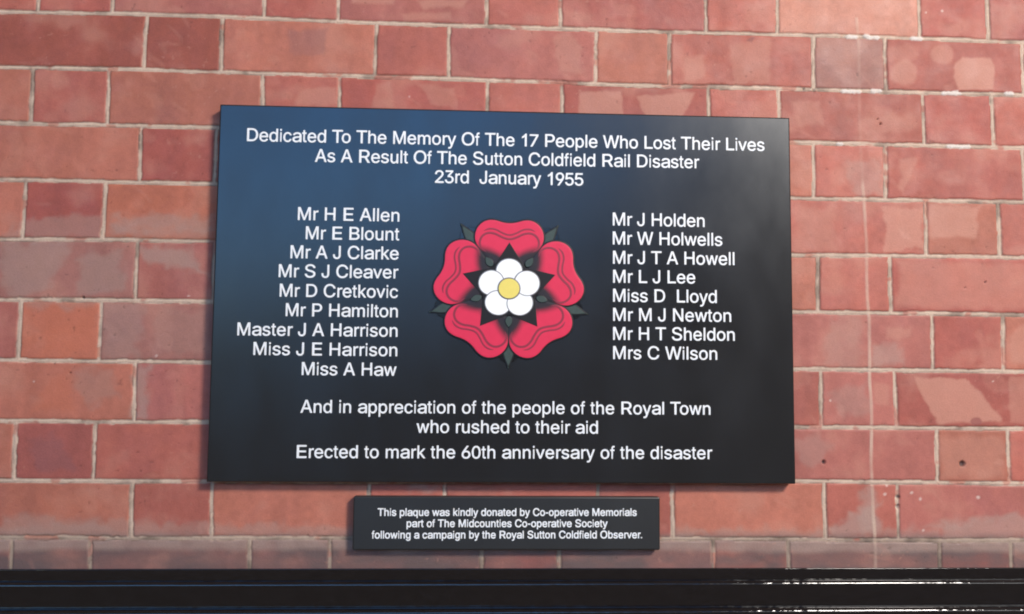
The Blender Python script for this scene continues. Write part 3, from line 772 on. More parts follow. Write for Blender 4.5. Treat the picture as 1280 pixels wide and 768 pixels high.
q 556 497,527 499,507 499,-185 497,-201 489,-209 469,-211 413,-210 405,-206 401,-201 399,-189 399,31 397,45 393,47 389,44 369,21 345,2 329,-8 313,-15 281,-23 229,-23 205,-19 169,-6 149,6 131,19 97,53 89,62 72,87 58,115 48,139 39,175 32,223 31,295 34,311 36,327 44,367 56,403 66,423 80,447 95,467 129,501 165,524 209,540 245,545 265,545 281,542 297,540 313,536 337,524 353,513 397,470 401,471 402,475 404,523 408,531 413,535 425,537 481,537 489,535|382,375 374,391 353,421 329,436 301,448 269,452 237,448 205,438 181,421 172,411 152,379 144,359 132,303 132,223 140,179 152,147 165,122 175,107 185,97 213,80 245,70 277,69 305,74 329,84 351,99 374,131 380,143 394,183 398,207 400,231 403,247 402,279 400,291 398,315 395,335
r 333 335,534 337,522 337,458 335,450 332,446 323,443 283,445 259,444 231,437 207,423 195,412 183,394 174,374 169,346 169,14 167,2 159,-6 151,-8 95,-8 83,-6 78,-2 74,6 73,54 73,510 75,526 83,534 91,536 143,536 155,534 160,530 164,522 165,490 167,485 171,483 203,515 231,531 251,539 275,544 319,544 327,542
s 500 454,415 454,403 446,395 386,381 370,381 362,387 355,403 344,419 322,440 294,452 250,457 214,452 182,440 169,431 161,423 154,411 149,391 149,379 155,359 164,347 178,336 214,322 330,296 374,280 390,272 415,255 443,227 459,199 467,167 468,135 464,111 455,87 442,66 398,22 382,12 346,-6 294,-18 202,-19 174,-14 138,-2 118,8 101,19 78,37 53,67 39,95 32,115 31,127 34,133 42,139 106,153 118,153 127,147 137,123 148,103 170,86 206,74 234,69 258,69 306,78 330,90 347,103 355,115 359,127 360,155 359,163 346,183 334,192 302,204 174,234 142,246 102,269 65,307 53,331 45,363 44,395 49,419 63,451 78,472 96,491 117,507 154,526 182,536 234,544 274,544 326,536 362,522 396,499 427,467 437,451
t 278 248,535 250,527 250,475 248,467 245,463 240,459 232,457 172,457 164,453 162,447 162,127 167,99 172,90 180,84 196,81 224,81 236,83 240,82 245,79 249,71 258,27 259,3 252,-5 232,-10 224,-11 172,-10 156,-6 144,0 120,17 110,27 95,47 83,75 79,99 78,447 76,453 72,456 24,458 15,463 12,467 10,475 10,527 12,535 16,540 24,544 68,545 76,549 78,559 78,631 83,659 87,667 92,671 112,673 148,672 156,668 160,663 162,651 162,559 164,549 172,545 236,544 244,540
u 556 490,519 492,503 492,7 490,-5 486,-10 478,-14 414,-15 406,-13 402,-10 397,-1 395,43 394,45 390,47 382,41 354,13 338,2 314,-10 282,-18 218,-19 194,-15 160,-1 134,17 104,47 93,63 81,87 68,131 64,163 64,387 64,511 66,519 69,523 78,528 94,529 146,529 154,527 159,523 163,515 164,507 164,167 169,143 175,127 184,111 194,99 218,83 246,74 290,73 302,74 334,86 360,103 378,131 387,151 391,171 393,195 396,215 396,507 398,519 406,527 426,529 478,528 486,524
v 500 492,518 491,506 304,10 296,-2 286,-7 214,-7 206,-4 198,6 37,434 8,510 8,518 10,523 14,526 22,528 94,528 102,526 110,518 119,498 207,250 246,130 250,126 255,130 285,226 390,518 398,526 418,528 482,527 490,523
w 722 710,518 710,510 685,422 573,38 560,2 556,-3 548,-7 480,-7 472,-3 465,6 451,50 399,238 369,362 364,373 360,374 355,362 329,258 259,6 252,-3 248,-6 240,-8 180,-8 172,-6 168,-3 161,6 155,22 42,410 14,506 14,518 15,522 20,526 28,528 92,528 104,524 112,514 117,502 173,294 207,154 212,148 217,154 255,310 293,446 307,506 312,518 320,526 328,528 392,528 404,526 412,518 417,506 469,310 503,166 508,151 512,150 517,162 551,298 612,518 620,526 640,528 700,527 708,523
y 500 489,520 489,512 482,488 274,-84 264,-108 250,-136 231,-164 213,-182 183,-204 145,-217 77,-217 61,-212 53,-206 50,-200 51,-184 60,-148 65,-132 68,-128 73,-124 81,-122 101,-126 129,-125 145,-120 157,-112 166,-100 178,-76 198,-16 197,-4 134,172 10,512 10,520 13,525 17,528 25,530 93,530 105,526 113,516 198,272 234,164 245,124 249,118 253,120 258,132 304,276 389,520 397,528 417,530 477,529 485,525
. 278 194,66 194,42 186,22 169,4 161,-1 153,-3 125,-3 109,5 92,22 84,42 84,62 93,83 113,104 133,111 149,111 165,104 185,83
- 333 290,318 292,306 292,246 290,238 282,230 274,228 222,228 202,224 62,224 50,226 42,234 40,246 40,310 42,318 50,326 62,328 274,328 282,326
0 556 488,555 504,507 512,475 516,447 518,427 520,415 520,267 518,255 516,235 508,191 488,127 474,99 460,75 439,49 403,14 387,4 351,-14 311,-23 247,-23 235,-22 195,-10 179,-2 159,10 133,31 105,63 86,91 67,132 54,167 45,203 38,251 36,279 34,291 33,387 36,403 38,431 45,479 54,515 70,559 86,591 103,616 123,641 143,661 163,676 191,692 227,704 255,708 271,709 303,708 327,704 343,700 363,692 387,680 405,667 451,620 468,595|400,519 380,559 363,581 351,593 343,598 323,608 307,613 287,616 271,617 243,612 231,608 198,587 182,567 172,551 160,527 146,487 138,447 136,431 134,419 133,379 129,359 129,323 133,303 134,267 142,215 150,183 156,171 170,135 187,110 195,101 206,91 215,86 239,74 255,70 267,69 299,70 327,78 343,86 360,99 376,119 394,151 408,191 417,227 420,251 422,275 425,291 424,399 422,411 420,435 413,475
1 556 379,714 381,698 380,6 375,-3 371,-6 363,-8 291,-8 283,-6 275,2 273,14 273,246 273,522 271,534 267,536 263,535 223,507 171,481 119,458 111,461 106,470 106,542 110,550 115,555 211,612 225,626 235,640 275,680 287,696 315,722 327,724 367,723 375,719
2 556 489,570 497,534 497,478 485,434 469,402 442,362 426,342 402,318 392,304 272,184 250,166 186,102 181,94 182,90 192,88 496,87 505,82 508,78 510,70 510,10 508,2 505,-2 500,-6 488,-8 48,-8 32,-6 24,2 22,10 22,58 24,66 32,76 136,180 334,378 356,405 377,438 385,454 393,478 394,490 393,526 389,546 377,570 362,586 352,593 324,607 292,615 232,615 204,608 188,601 168,588 154,574 143,554 135,534 131,514 128,494 120,486 108,484 40,485 32,489 27,498 26,522 30,546 45,586 68,620 112,663 140,681 172,695 200,703 228,707 300,707 328,703 356,695 380,685 417,662 462,618 473,602
3 556 496,699 498,691 498,643 496,635 489,623 438,567 378,495 358,475 350,463 330,443 305,411 308,406 328,404 372,396 396,388 420,376 452,353 464,341 478,327 501,295 509,279 522,239 526,215 526,179 521,143 513,119 499,91 484,69 440,25 404,3 377,-9 364,-14 324,-22 236,-23 192,-14 168,-6 140,8 124,18 106,31 72,65 48,103 38,127 31,163 31,171 35,179 40,183 60,185 120,185 128,183 132,180 136,175 139,155 147,135 156,118 170,103 180,96 204,84 236,74 260,70 276,69 296,70 320,74 349,83 384,101 401,119 417,151 422,179 421,215 411,251 401,271 388,289 360,308 332,320 284,329 200,330 191,335 187,343 186,399 188,411 210,439 230,459 262,499 306,547 314,559 334,579 355,607 354,611 344,613 80,614 72,618 67,627 66,687 68,699 76,707 96,709 476,709 488,707
5 556 481,683 483,671 482,615 478,607 469,602 189,601 179,599 176,595 172,575 170,551 168,539 166,519 163,503 162,483 160,471 158,451 155,435 156,427 161,423 197,440 241,452 265,454 281,457 297,454 321,452 369,440 401,424 429,405 463,371 486,339 506,295 514,259 519,223 519,203 516,187 514,171 506,135 493,107 482,87 467,67 431,31 410,15 385,0 361,-10 309,-23 225,-22 185,-14 161,-4 133,10 104,31 77,57 61,78 49,99 41,118 36,131 32,155 32,163 37,172 41,175 49,177 121,176 129,172 134,167 144,139 161,110 169,101 185,90 209,78 245,70 293,70 337,83 361,97 379,115 386,123 397,143 406,167 411,191 410,243 406,263 396,287 371,323 333,348 313,356 289,360 233,360 209,356 185,348 165,339 141,324 129,321 113,321 97,324 73,326 53,331 45,339 43,347 44,359 46,371 48,395 50,407 52,427 55,443 56,463 62,507 64,531 70,575 76,635 78,647 80,671 88,687 93,691 105,693 461,693 473,691
6 556 419,699 417,691 247,455 239,443 237,435 240,432 244,432 268,437 320,437 348,433 384,422 420,404 436,393 480,348 500,315 509,295 517,267 521,239 521,187 513,143 503,115 485,83 462,55 433,27 416,14 388,-2 344,-18 312,-23 240,-23 212,-18 164,0 116,33 90,59 75,79 65,95 51,123 39,163 35,191 35,243 51,311 61,335 79,371 103,411 135,459 306,699 316,707 336,709 408,708 416,704|405,275 392,300 370,323 348,338 324,348 300,353 252,352 220,344 204,336 195,331 176,316 163,299 147,267 139,227 138,203 143,171 151,147 167,119 184,101 204,86 224,77 252,70 300,69 324,74 344,82 368,97 388,118 403,143 413,171 417,199 418,219 413,251
7 556 527,678 528,670 525,654 525,606 523,598 210,22 200,6 187,-6 167,-8 99,-7 90,-2 87,6 96,26 219,249 386,554 405,594 403,598 391,600 47,601 38,606 35,610 33,618 33,674 35,682 38,686 43,690 55,692 503,692 515,690 523,684
9 556 505,551 513,523 518,491 518,447 514,419 497,363 484,334 449,271 409,211 253,-13 244,-23 236,-26 148,-26 139,-21 138,-13 147,3 311,235 319,247 319,251 316,253 280,246 252,245 216,250 184,258 164,266 148,274 120,293 83,331 67,355 55,379 43,419 38,451 38,495 42,523 51,555 63,583 94,627 120,653 156,678 184,692 228,705 256,709 300,709 332,704 372,692 400,678 417,667 442,647 460,628 489,587|405,531 386,567 364,589 340,604 312,612 280,617 244,612 224,606 196,592 178,575 163,555 151,531 143,495 142,483 143,451 151,415 170,379 192,357 216,342 240,334 264,330 284,329 316,334 344,344 372,362 380,370 399,399 409,427 414,451 414,491 409,519
"""
GLYPHS_HEAVY = """
A 667 409,702 567,266 657,26 661,10 660,-2 652,-10 644,-12 552,-12 544,-10 540,-7 533,2 523,26 470,178 464,186 452,188 232,188 208,187 200,182 138,6 134,-2 128,-8 116,-12 20,-11 11,-6 7,2 7,10 11,26 264,718 272,726 280,728 384,728 392,726 397,722|337,562 332,566 328,562 285,426 242,306 244,299 252,296 328,296 416,296 421,298 424,302 424,306 405,362 375,442
B 667 589,610 601,574 603,550 606,534 605,510 603,498 601,482 597,462 585,438 574,422 552,400 527,382 524,378 525,374 528,372 560,352 598,314 616,286 625,266 629,250 634,218 634,170 629,142 615,102 594,70 568,44 532,21 496,5 440,-7 416,-9 396,-12 88,-12 76,-10 68,-2 66,10 66,706 67,714 71,722 80,727 92,728 404,728 432,724 468,715 488,707 504,699 528,683 570,642 581,626|501,230 488,255 468,276 444,291 416,303 396,307 372,309 356,312 204,312 198,310 194,302 194,174 194,110 196,104 200,101 380,100 412,104 456,118 477,130 489,142 501,162 505,174 508,194 506,214|473,554 465,570 453,586 432,601 404,612 384,615 356,616 336,620 200,619 195,614 194,606 194,482 194,430 196,424 200,421 368,420 396,425 412,431 433,442 454,458 465,474 473,490 477,506 477,538
C 722 671,563 687,507 687,491 682,482 678,479 670,477 578,478 570,482 565,487 546,535 534,556 515,579 490,598 454,616 410,628 350,629 314,620 278,604 257,591 232,571 213,547 191,511 181,487 169,447 161,395 160,327 163,311 165,295 173,255 190,211 213,171 228,151 238,141 274,116 302,102 326,94 350,89 410,90 454,102 486,118 515,139 530,158 539,171 551,195 563,227 569,235 574,239 586,241 666,241 674,240 682,236 687,227 687,211 679,175 667,143 659,127 639,95 608,59 594,45 570,26 546,10 518,-4 466,-22 414,-30 346,-31 290,-22 266,-15 241,-5 214,8 198,18 170,37 120,87 105,107 85,139 65,183 48,239 41,283 39,311 37,323 36,391 39,407 41,435 49,483 65,535 81,571 109,615 124,635 166,677 210,708 238,722 262,732 294,741 346,749 410,749 466,740 494,732 522,720 546,708 571,691 596,671 618,649 647,611 662,583
D 722 652,534 672,470 681,406 681,314 678,298 676,278 668,234 650,182 632,146 616,122 599,100 567,68 531,41 503,25 475,13 439,1 395,-7 371,-9 351,-12 87,-11 78,-6 75,-2 73,6 73,154 73,706 75,718 83,726 95,728 383,728 431,720 463,711 495,699 511,691 543,671 565,654 599,620 615,599 632,574|540,478 524,514 503,544 475,571 451,587 427,599 403,607 359,616 323,616 299,620 211,620 201,618 198,614 197,606 197,222 197,114 198,106 203,101 331,100 367,105 391,109 427,121 455,135 472,146 505,178 524,206 540,242 549,270 556,310 557,338 561,362 557,382 556,410 548,454
E 667 616,718 618,706 617,634 613,626 604,621 228,620 218,618 214,610 214,434 215,426 220,421 572,420 580,418 585,414 589,406 590,394 589,322 584,313 576,309 232,308 218,306 215,302 214,294 215,106 220,101 228,100 504,100 604,100 612,98 617,94 620,90 622,82 622,6 620,-2 617,-6 608,-11 100,-12 88,-10 83,-6 79,2 78,10 79,714 83,722 88,726 100,728 596,728 608,726
H 722 651,718 653,702 653,14 652,2 648,-6 643,-10 635,-12 551,-12 543,-10 535,-2 533,10 533,298 532,306 529,310 515,312 211,312 199,311 195,308 193,302 193,10 191,-2 183,-10 175,-12 91,-12 79,-10 71,-2 69,10 69,706 70,714 74,722 79,726 87,728 175,728 183,726 191,718 193,706 193,434 195,428 199,425 211,424 515,424 529,426 532,430 533,438 533,706 535,718 543,726 563,728 635,728 643,726
J 500 431,719 437,667 437,599 433,575 433,151 424,107 408,71 395,50 351,6 315,-14 295,-22 251,-30 235,-31 195,-30 151,-22 131,-14 95,6 53,47 42,63 26,95 14,135 13,155 9,179 9,235 10,243 14,251 19,255 27,257 107,257 115,255 123,247 125,239 126,187 134,147 150,115 163,102 179,92 195,86 215,82 227,82 251,86 275,98 287,107 299,122 307,138 312,151 316,171 318,191 321,207 322,715 327,724 331,727 339,729 415,729 423,727
L 556 542,90 544,78 543,2 538,-7 530,-11 90,-12 78,-10 73,-6 69,2 68,10 68,626 68,710 70,718 74,723 78,726 86,728 178,728 186,726 190,723 195,714 196,118 198,104 202,101 210,100 526,100 534,98
M 833 767,718 769,702 769,10 767,-2 763,-7 759,-10 751,-12 671,-12 663,-10 659,-7 654,2 653,446 651,473 647,474 643,466 624,410 480,22 471,2 459,-10 447,-12 379,-11 371,-8 363,2 310,138 191,458 187,466 183,466 181,450 181,278 181,10 179,-2 171,-10 163,-12 83,-12 75,-10 71,-7 66,2 65,706 67,718 71,723 75,726 83,728 203,728 211,726 220,718 388,266 410,194 415,184 419,182 425,190 454,282 594,666 615,718 623,726 631,728 743,728 759,726
N 722 650,718 652,702 652,14 651,2 647,-6 642,-10 634,-12 534,-12 526,-10 516,-2 497,26 257,410 207,498 194,516 190,514 188,498 187,2 182,-7 178,-10 170,-12 86,-12 78,-10 73,-6 69,2 68,18 68,706 69,714 73,722 82,727 98,728 190,728 198,726 203,722 223,694 495,258 517,218 526,208 530,210 532,226 533,714 538,723 542,726 550,728 634,728 642,726
O 778 718,531 730,495 739,459 742,435 743,407 747,383 747,327 744,311 742,283 738,255 726,207 702,151 674,107 659,87 617,45 597,30 565,10 541,-2 497,-18 457,-26 437,-28 421,-31 357,-31 341,-28 321,-26 281,-18 257,-10 221,6 193,22 153,53 137,69 107,103 88,131 60,187 48,223 39,259 36,283 34,311 31,327 31,387 35,407 36,435 39,459 48,495 60,531 86,583 97,600 127,639 147,659 176,683 227,715 257,728 297,740 321,744 341,746 357,749 421,749 437,746 457,744 497,736 521,728 549,716 585,696 621,669 639,651 659,631 690,587 706,559|598,483 588,507 574,531 547,567 509,596 489,607 469,616 445,624 421,628 357,628 333,624 309,616 269,596 253,585 233,568 217,548 200,523 180,483 168,443 164,419 162,399 159,383 159,335 167,279 180,235 204,187 233,150 253,133 269,122 309,102 333,94 357,90 421,90 445,94 469,102 489,111 509,122 545,149 574,187 588,211 598,235 614,291 616,315 619,331 619,387 611,439
P 667 613,586 625,546 630,510 630,466 625,430 617,402 601,366 582,338 544,300 500,273 456,257 432,252 400,248 220,248 212,247 208,244 206,234 206,6 204,-2 200,-7 192,-11 176,-12 96,-12 88,-10 84,-7 80,-2 78,6 78,114 78,706 80,718 84,723 92,727 100,728 404,728 436,724 472,715 488,709 524,691 562,662 589,630 599,614|493,538 477,570 466,582 444,597 412,611 388,615 368,617 352,620 212,619 207,614 206,606 206,434 206,370 208,364 212,361 380,360 408,365 432,373 452,385 468,397 481,414 489,430 497,454 502,482 501,502
R 722 651,578 660,538 660,458 655,426 647,402 635,378 606,340 574,313 533,290 528,286 527,282 549,242 690,14 691,2 686,-7 678,-11 662,-12 558,-12 550,-10 546,-7 513,42 391,246 382,259 374,263 230,264 220,262 217,258 216,250 216,150 216,6 214,-2 211,-6 206,-10 198,-12 98,-12 90,-10 86,-7 81,2 80,706 82,718 86,723 94,727 102,728 426,728 462,723 486,719 526,705 562,687 578,676 622,631 633,614|519,546 508,566 498,578 482,591 458,603 418,615 386,617 366,620 222,619 217,614 216,606 216,442 216,386 218,380 226,376 394,376 426,381 466,393 486,405 498,416 511,430 519,446 527,478 528,494 527,514
S 667 604,603 612,575 617,543 615,531 611,526 603,522 511,521 499,523 491,531 480,563 472,579 447,604 407,624 371,632 339,635 303,632 271,625 235,608 217,595 203,576 194,559 190,539 190,523 199,499 217,479 235,466 259,454 303,438 435,404 500,379 535,360 551,349 596,303 606,287 618,263 624,239 624,155 612,111 604,95 585,67 551,33 531,18 495,-2 451,-18 411,-26 387,-28 371,-31 303,-31 239,-23 195,-10 167,3 135,22 115,37 93,59 78,79 67,97 53,127 45,155 41,183 42,195 47,204 51,207 59,209 159,208 167,204 171,199 178,171 194,139 207,125 223,114 255,98 287,89 311,85 363,86 403,94 427,102 443,110 468,127 476,135 491,159 500,187 500,203 491,231 473,251 455,264 431,276 399,288 255,326 203,344 163,364 146,375 125,391 95,422 86,435 72,463 65,487 62,511 61,531 62,547 64,559 66,575 74,603 90,635 107,657 135,685 167,708 191,720 219,732 251,741 271,744 291,746 311,749 371,749 387,746 407,744 447,736 471,728 511,708 535,692 575,652 588,635
T 611 602,714 606,698 602,678 602,638 600,630 592,622 580,620 384,620 376,619 371,614 370,10 369,2 365,-6 360,-10 352,-12 260,-12 252,-10 244,-2 242,10 242,234 241,614 236,619 228,620 28,620 16,622 8,630 6,638 6,710 8,718 11,722 16,726 28,728 580,728 592,726 597,722
W 944 934,718 936,710 935,702 751,18 743,-2 738,-7 730,-11 626,-12 618,-10 610,-2 485,462 478,494 474,504 470,504 464,490 447,418 334,-2 326,-10 318,-12 218,-12 206,-8 198,2 189,30 43,582 9,702 8,710 10,718 18,726 26,728 106,728 122,726 131,718 136,706 185,506 191,490 261,206 266,194 270,196 275,210 377,614 406,718 414,726 422,728 518,728 530,726 538,718 543,706 669,210 674,196 678,194 683,206 769,554 811,714 818,723 822,726 830,728 918,728 926,726
a 556 527,427 532,411 536,383 536,11 534,-5 526,-13 506,-15 434,-15 422,-13 414,-5 411,23 406,26 387,11 370,0 350,-10 326,-18 278,-27 214,-26 202,-24 182,-22 130,-6 102,10 74,33 45,71 33,107 28,135 28,167 33,199 39,215 45,227 62,249 74,261 94,276 126,292 162,304 202,313 250,320 274,322 318,328 346,330 358,332 378,334 398,341 406,347 408,355 407,375 403,391 394,408 386,417 370,428 358,433 334,440 302,443 270,440 250,436 234,430 210,418 200,411 182,393 167,371 158,366 138,366 90,378 66,385 58,389 52,395 49,403 49,419 61,443 76,463 102,489 122,504 150,520 178,532 210,541 262,549 338,549 406,536 454,514 480,495 496,479 511,459|411,231 407,235 402,235 374,230 358,228 318,222 298,221 282,218 262,216 222,208 209,203 184,191 174,185 165,175 161,167 157,147 157,139 163,123 176,107 186,100 206,90 222,85 250,81 282,81 306,85 334,94 352,103 376,119 397,147 407,179 409,195 412,211
b 556 501,411 514,371 521,327 522,311 521,203 513,155 501,119 481,79 465,55 426,15 408,2 384,-10 352,-22 324,-26 308,-27 276,-27 244,-22 228,-16 208,-6 168,26 163,23 160,-5 156,-10 148,-14 68,-15 60,-13 55,-9 51,-1 50,7 50,283 50,711 52,719 55,723 64,728 144,729 152,727 160,719 162,707 162,519 164,505 168,504 172,506 188,521 212,538 224,544 252,552 268,554 284,557 308,557 324,554 344,552 364,548 400,532 425,515 436,505 465,475 481,451|397,355 385,383 370,407 352,424 324,440 300,445 264,444 244,438 220,425 202,407 188,385 179,367 167,323 165,307 162,291 162,239 167,207 177,175 185,151 206,119 224,102 248,90 264,86 284,83 308,86 332,94 356,109 366,119 377,135 393,167 405,207 409,235 409,299 401,343
c 500 477,411 481,395 481,383 478,375 472,369 464,365 408,350 388,350 380,353 374,359 354,399 336,417 320,428 300,436 280,440 244,440 220,432 204,424 188,411 174,395 155,359 142,319 138,295 138,227 143,199 147,187 157,159 175,127 196,105 216,92 236,85 256,82 268,81 296,86 316,94 333,103 350,119 363,139 375,167 380,172 388,176 412,176 460,164 472,159 477,155 481,147 481,127 476,110 461,79 438,47 416,25 388,5 360,-10 320,-22 292,-27 240,-27 208,-22 180,-14 140,6 116,25 86,55 71,75 49,115 35,155 27,195 25,219 22,239 22,287 25,303 27,327 30,347 35,367 49,407 63,435 86,467 124,505 152,524 188,540 228,548 304,548 328,544 372,527 408,505 444,469 457,451
d 556 505,719 507,703 507,15 505,-5 497,-13 489,-15 409,-14 401,-10 397,-5 394,23 393,25 389,27 341,-10 321,-18 285,-26 229,-26 201,-22 177,-14 145,2 123,19 88,55 64,91 48,127 32,195 30,219 27,235 27,295 30,311 32,335 35,355 48,403 72,451 97,485 121,509 140,523 169,540 213,552 229,554 245,557 269,557 285,554 301,552 321,548 333,543 353,532 385,506 389,503 393,505 395,519 395,707 397,719 405,727 425,729 493,728 501,724|378,363 367,387 353,408 345,417 321,434 293,444 273,445 245,444 217,434 195,419 184,407 164,375 156,355 144,299 144,235 148,207 160,167 176,135 193,113 217,96 245,86 269,84 289,85 305,89 325,98 343,111 351,119 362,135 378,167 390,211 392,231 394,243 394,287 387,335
e 556 503,403 516,359 519,339 521,315 524,299 523,235 519,227 514,223 502,221 166,221 158,220 153,215 153,203 165,163 173,147 192,119 226,96 254,86 274,82 302,81 326,85 342,90 358,98 380,115 391,131 402,152 406,156 414,160 438,160 498,145 507,139 511,131 512,115 505,91 488,63 446,21 426,6 394,-10 370,-18 342,-23 318,-27 262,-27 226,-22 186,-10 162,2 134,21 85,71 62,111 49,143 37,195 35,219 33,231 32,287 35,303 37,327 45,367 53,391 75,435 85,451 104,475 122,493 157,519 178,530 218,544 246,549 318,548 358,540 382,532 398,524 422,509 442,493 460,475 483,443|391,367 374,396 362,411 350,421 330,432 298,441 262,440 242,436 216,423 206,417 186,397 170,373 161,355 155,331 155,327 157,323 166,321 394,321 399,323 401,327 401,331
f 278 268,718 269,706 258,646 252,633 248,629 240,625 232,625 208,631 188,625 184,621 179,614 171,582 170,546 174,538 184,536 240,535 248,531 252,526 254,518 254,458 252,442 244,434 236,432 180,432 172,428 170,422 169,2 164,-7 160,-10 152,-12 96,-12 88,-10 83,-6 79,2 78,10 78,422 76,428 72,431 20,433 11,438 8,442 6,450 7,522 11,530 20,535 68,536 76,540 78,550 78,610 83,642 91,666 99,682 110,698 131,718 144,727 160,735 180,739 196,740 224,739 244,735 260,727
g 556 502,534 504,522 504,462 507,446 508,434 508,410 504,386 504,-62 499,-90 495,-102 485,-126 475,-142 460,-162 442,-180 422,-195 382,-215 354,-224 306,-231 238,-231 226,-229 206,-227 166,-215 138,-201 121,-190 73,-142 57,-114 57,-98 64,-86 82,-73 122,-50 138,-48 146,-50 154,-56 172,-82 186,-96 202,-107 218,-115 250,-123 286,-124 298,-123 330,-113 346,-107 364,-94 375,-82 385,-62 391,-38 393,-22 396,-6 396,26 394,36 390,37 386,35 367,18 334,-3 302,-11 274,-13 258,-16 242,-13 214,-11 182,-3 142,17 118,36 92,62 75,86 53,130 40,174 37,194 35,218 32,234 32,286 35,306 37,330 45,374 53,398 66,426 85,458 100,478 126,504 145,518 186,539 222,548 302,547 322,543 350,529 390,499 395,502 398,534 402,539 410,543 486,544 494,542|383,350 371,378 352,406 339,418 318,431 286,439 254,439 226,431 205,418 188,402 175,382 161,354 152,322 148,298 148,230 153,202 159,186 167,162 184,134 201,118 222,105 250,97 294,97 322,106 343,118 356,130 371,154 379,170 391,214 393,230 396,246 396,282 393,298 391,314
h 556 484,442 493,410 497,378 497,10 496,2 492,-6 487,-10 479,-12 403,-12 395,-10 387,-2 385,10 385,334 380,366 376,382 368,398 352,422 339,431 323,439 287,448 259,444 243,439 214,422 201,410 190,394 178,366 173,334 173,14 172,2 168,-6 163,-10 155,-12 71,-11 63,-7 58,2 57,706 58,714 62,722 67,726 75,728 155,728 163,726 171,718 173,706 173,522 175,512 179,511 183,513 207,531 235,545 275,555 339,556 367,551 399,539 425,522 459,487 470,470
i 222 149,522 151,506 150,2 145,-7 141,-10 133,-12 85,-11 77,-7 73,-2 71,14 72,518 77,527 81,530 89,532 137,531 145,527|158,694 163,670 162,638 150,610 134,594 125,589 117,588 101,589 93,591 85,596 75,606 65,625 59,646 60,678 64,694 68,702 89,724 101,728 121,728 129,726 151,706
k 500 489,538 490,526 487,518 417,444 405,428 373,396 361,380 329,348 319,334 299,314 295,306 298,298 309,281 498,26 506,10 506,2 502,-6 497,-10 485,-12 393,-12 381,-8 365,9 217,211 210,218 205,220 197,216 181,200 175,194 172,186 171,10 169,-2 165,-7 157,-11 109,-12 77,-12 69,-10 61,-2 59,6 59,706 60,714 64,722 69,726 77,728 153,728 161,726 165,723 170,714 171,358 172,346 177,343 185,348 205,368 215,382 245,412 257,428 289,460 301,476 329,504 341,520 369,546 381,548 473,548 481,546
l 222 161,718 163,702 162,2 157,-7 153,-10 145,-12 73,-11 65,-7 61,-2 59,14 60,714 65,723 69,726 77,728 149,727 157,723
m 833 764,442 772,410 774,394 777,378 777,10 775,-2 771,-7 763,-11 755,-12 679,-12 671,-10 663,-2 661,10 660,362 656,386 646,406 639,416 615,431 591,439 579,440 551,439 526,430 507,419 499,411 490,398 478,370 473,334 473,10 471,-2 463,-10 455,-12 379,-12 371,-10 367,-7 363,-2 361,10 360,358 353,390 345,406 323,427 307,435 299,436 287,439 263,440 231,430 211,419 201,410 190,394 181,374 177,362 173,334 173,6 171,-2 167,-7 159,-11 151,-12 71,-11 63,-7 58,2 57,518 59,530 63,535 67,538 75,540 155,539 163,535 167,530 170,502 175,499 211,527 231,537 247,543 271,548 335,547 355,543 375,534 387,527 417,498 429,482 435,478 443,480 479,515 495,525 523,539 559,548 635,547 655,543 675,535 699,523 719,508 729,498 744,478 754,462
n 556 480,446 492,410 497,374 497,10 495,-2 491,-7 487,-10 479,-12 403,-12 395,-10 387,-2 385,10 384,338 376,378 366,398 351,416 335,428 303,439 267,439 247,435 231,427 211,415 202,406 192,390 182,370 174,338 173,194 173,10 171,-2 163,-10 155,-12 75,-12 67,-10 63,-7 58,2 57,522 59,534 63,539 71,543 79,544 147,544 159,542 167,534 170,502 175,499 211,527 247,543 275,548 343,548 355,547 371,543 391,535 415,523 435,508 449,494 463,475
o 556 506,396 522,344 527,308 527,212 523,184 514,148 497,108 467,60 433,26 401,3 377,-9 353,-17 305,-26 249,-25 237,-23 221,-21 189,-13 153,5 136,16 91,60 72,84 49,131 35,176 32,196 30,220 27,236 28,292 30,304 32,328 40,368 50,396 73,441 89,462 125,498 133,506 149,517 189,537 221,545 237,547 253,550 309,549 337,545 365,537 393,525 413,513 433,498 457,474 469,461 486,436|398,348 389,368 367,404 341,425 325,433 289,441 265,441 233,433 209,421 187,400 173,378 160,352 148,304 146,288 143,272 143,252 151,200 158,180 164,164 183,128 208,104 233,91 265,83 289,83 325,91 353,107 369,123 390,156 402,188 410,228 410,296
p 556 505,395 517,351 522,319 521,195 513,151 501,115 492,95 477,67 460,45 426,11 408,-2 376,-18 352,-26 324,-31 272,-31 244,-26 228,-20 208,-10 188,5 172,20 168,22 164,21 162,7 162,-201 160,-209 152,-217 140,-219 68,-219 60,-217 55,-213 52,-209 50,-201 50,-93 50,519 51,527 55,535 60,539 68,541 148,540 156,536 160,531 163,503 164,501 168,499 216,534 228,540 256,548 268,549 328,549 356,544 380,536 404,524 420,513 446,491 468,464 485,439|393,359 377,391 360,413 338,427 316,436 292,441 268,440 244,432 228,424 210,411 195,391 183,371 174,347 163,291 163,231 167,203 175,171 180,160 191,135 206,115 224,98 252,85 288,78 324,86 344,96 354,103 369,119 389,151 401,187 409,231 409,291 405,319
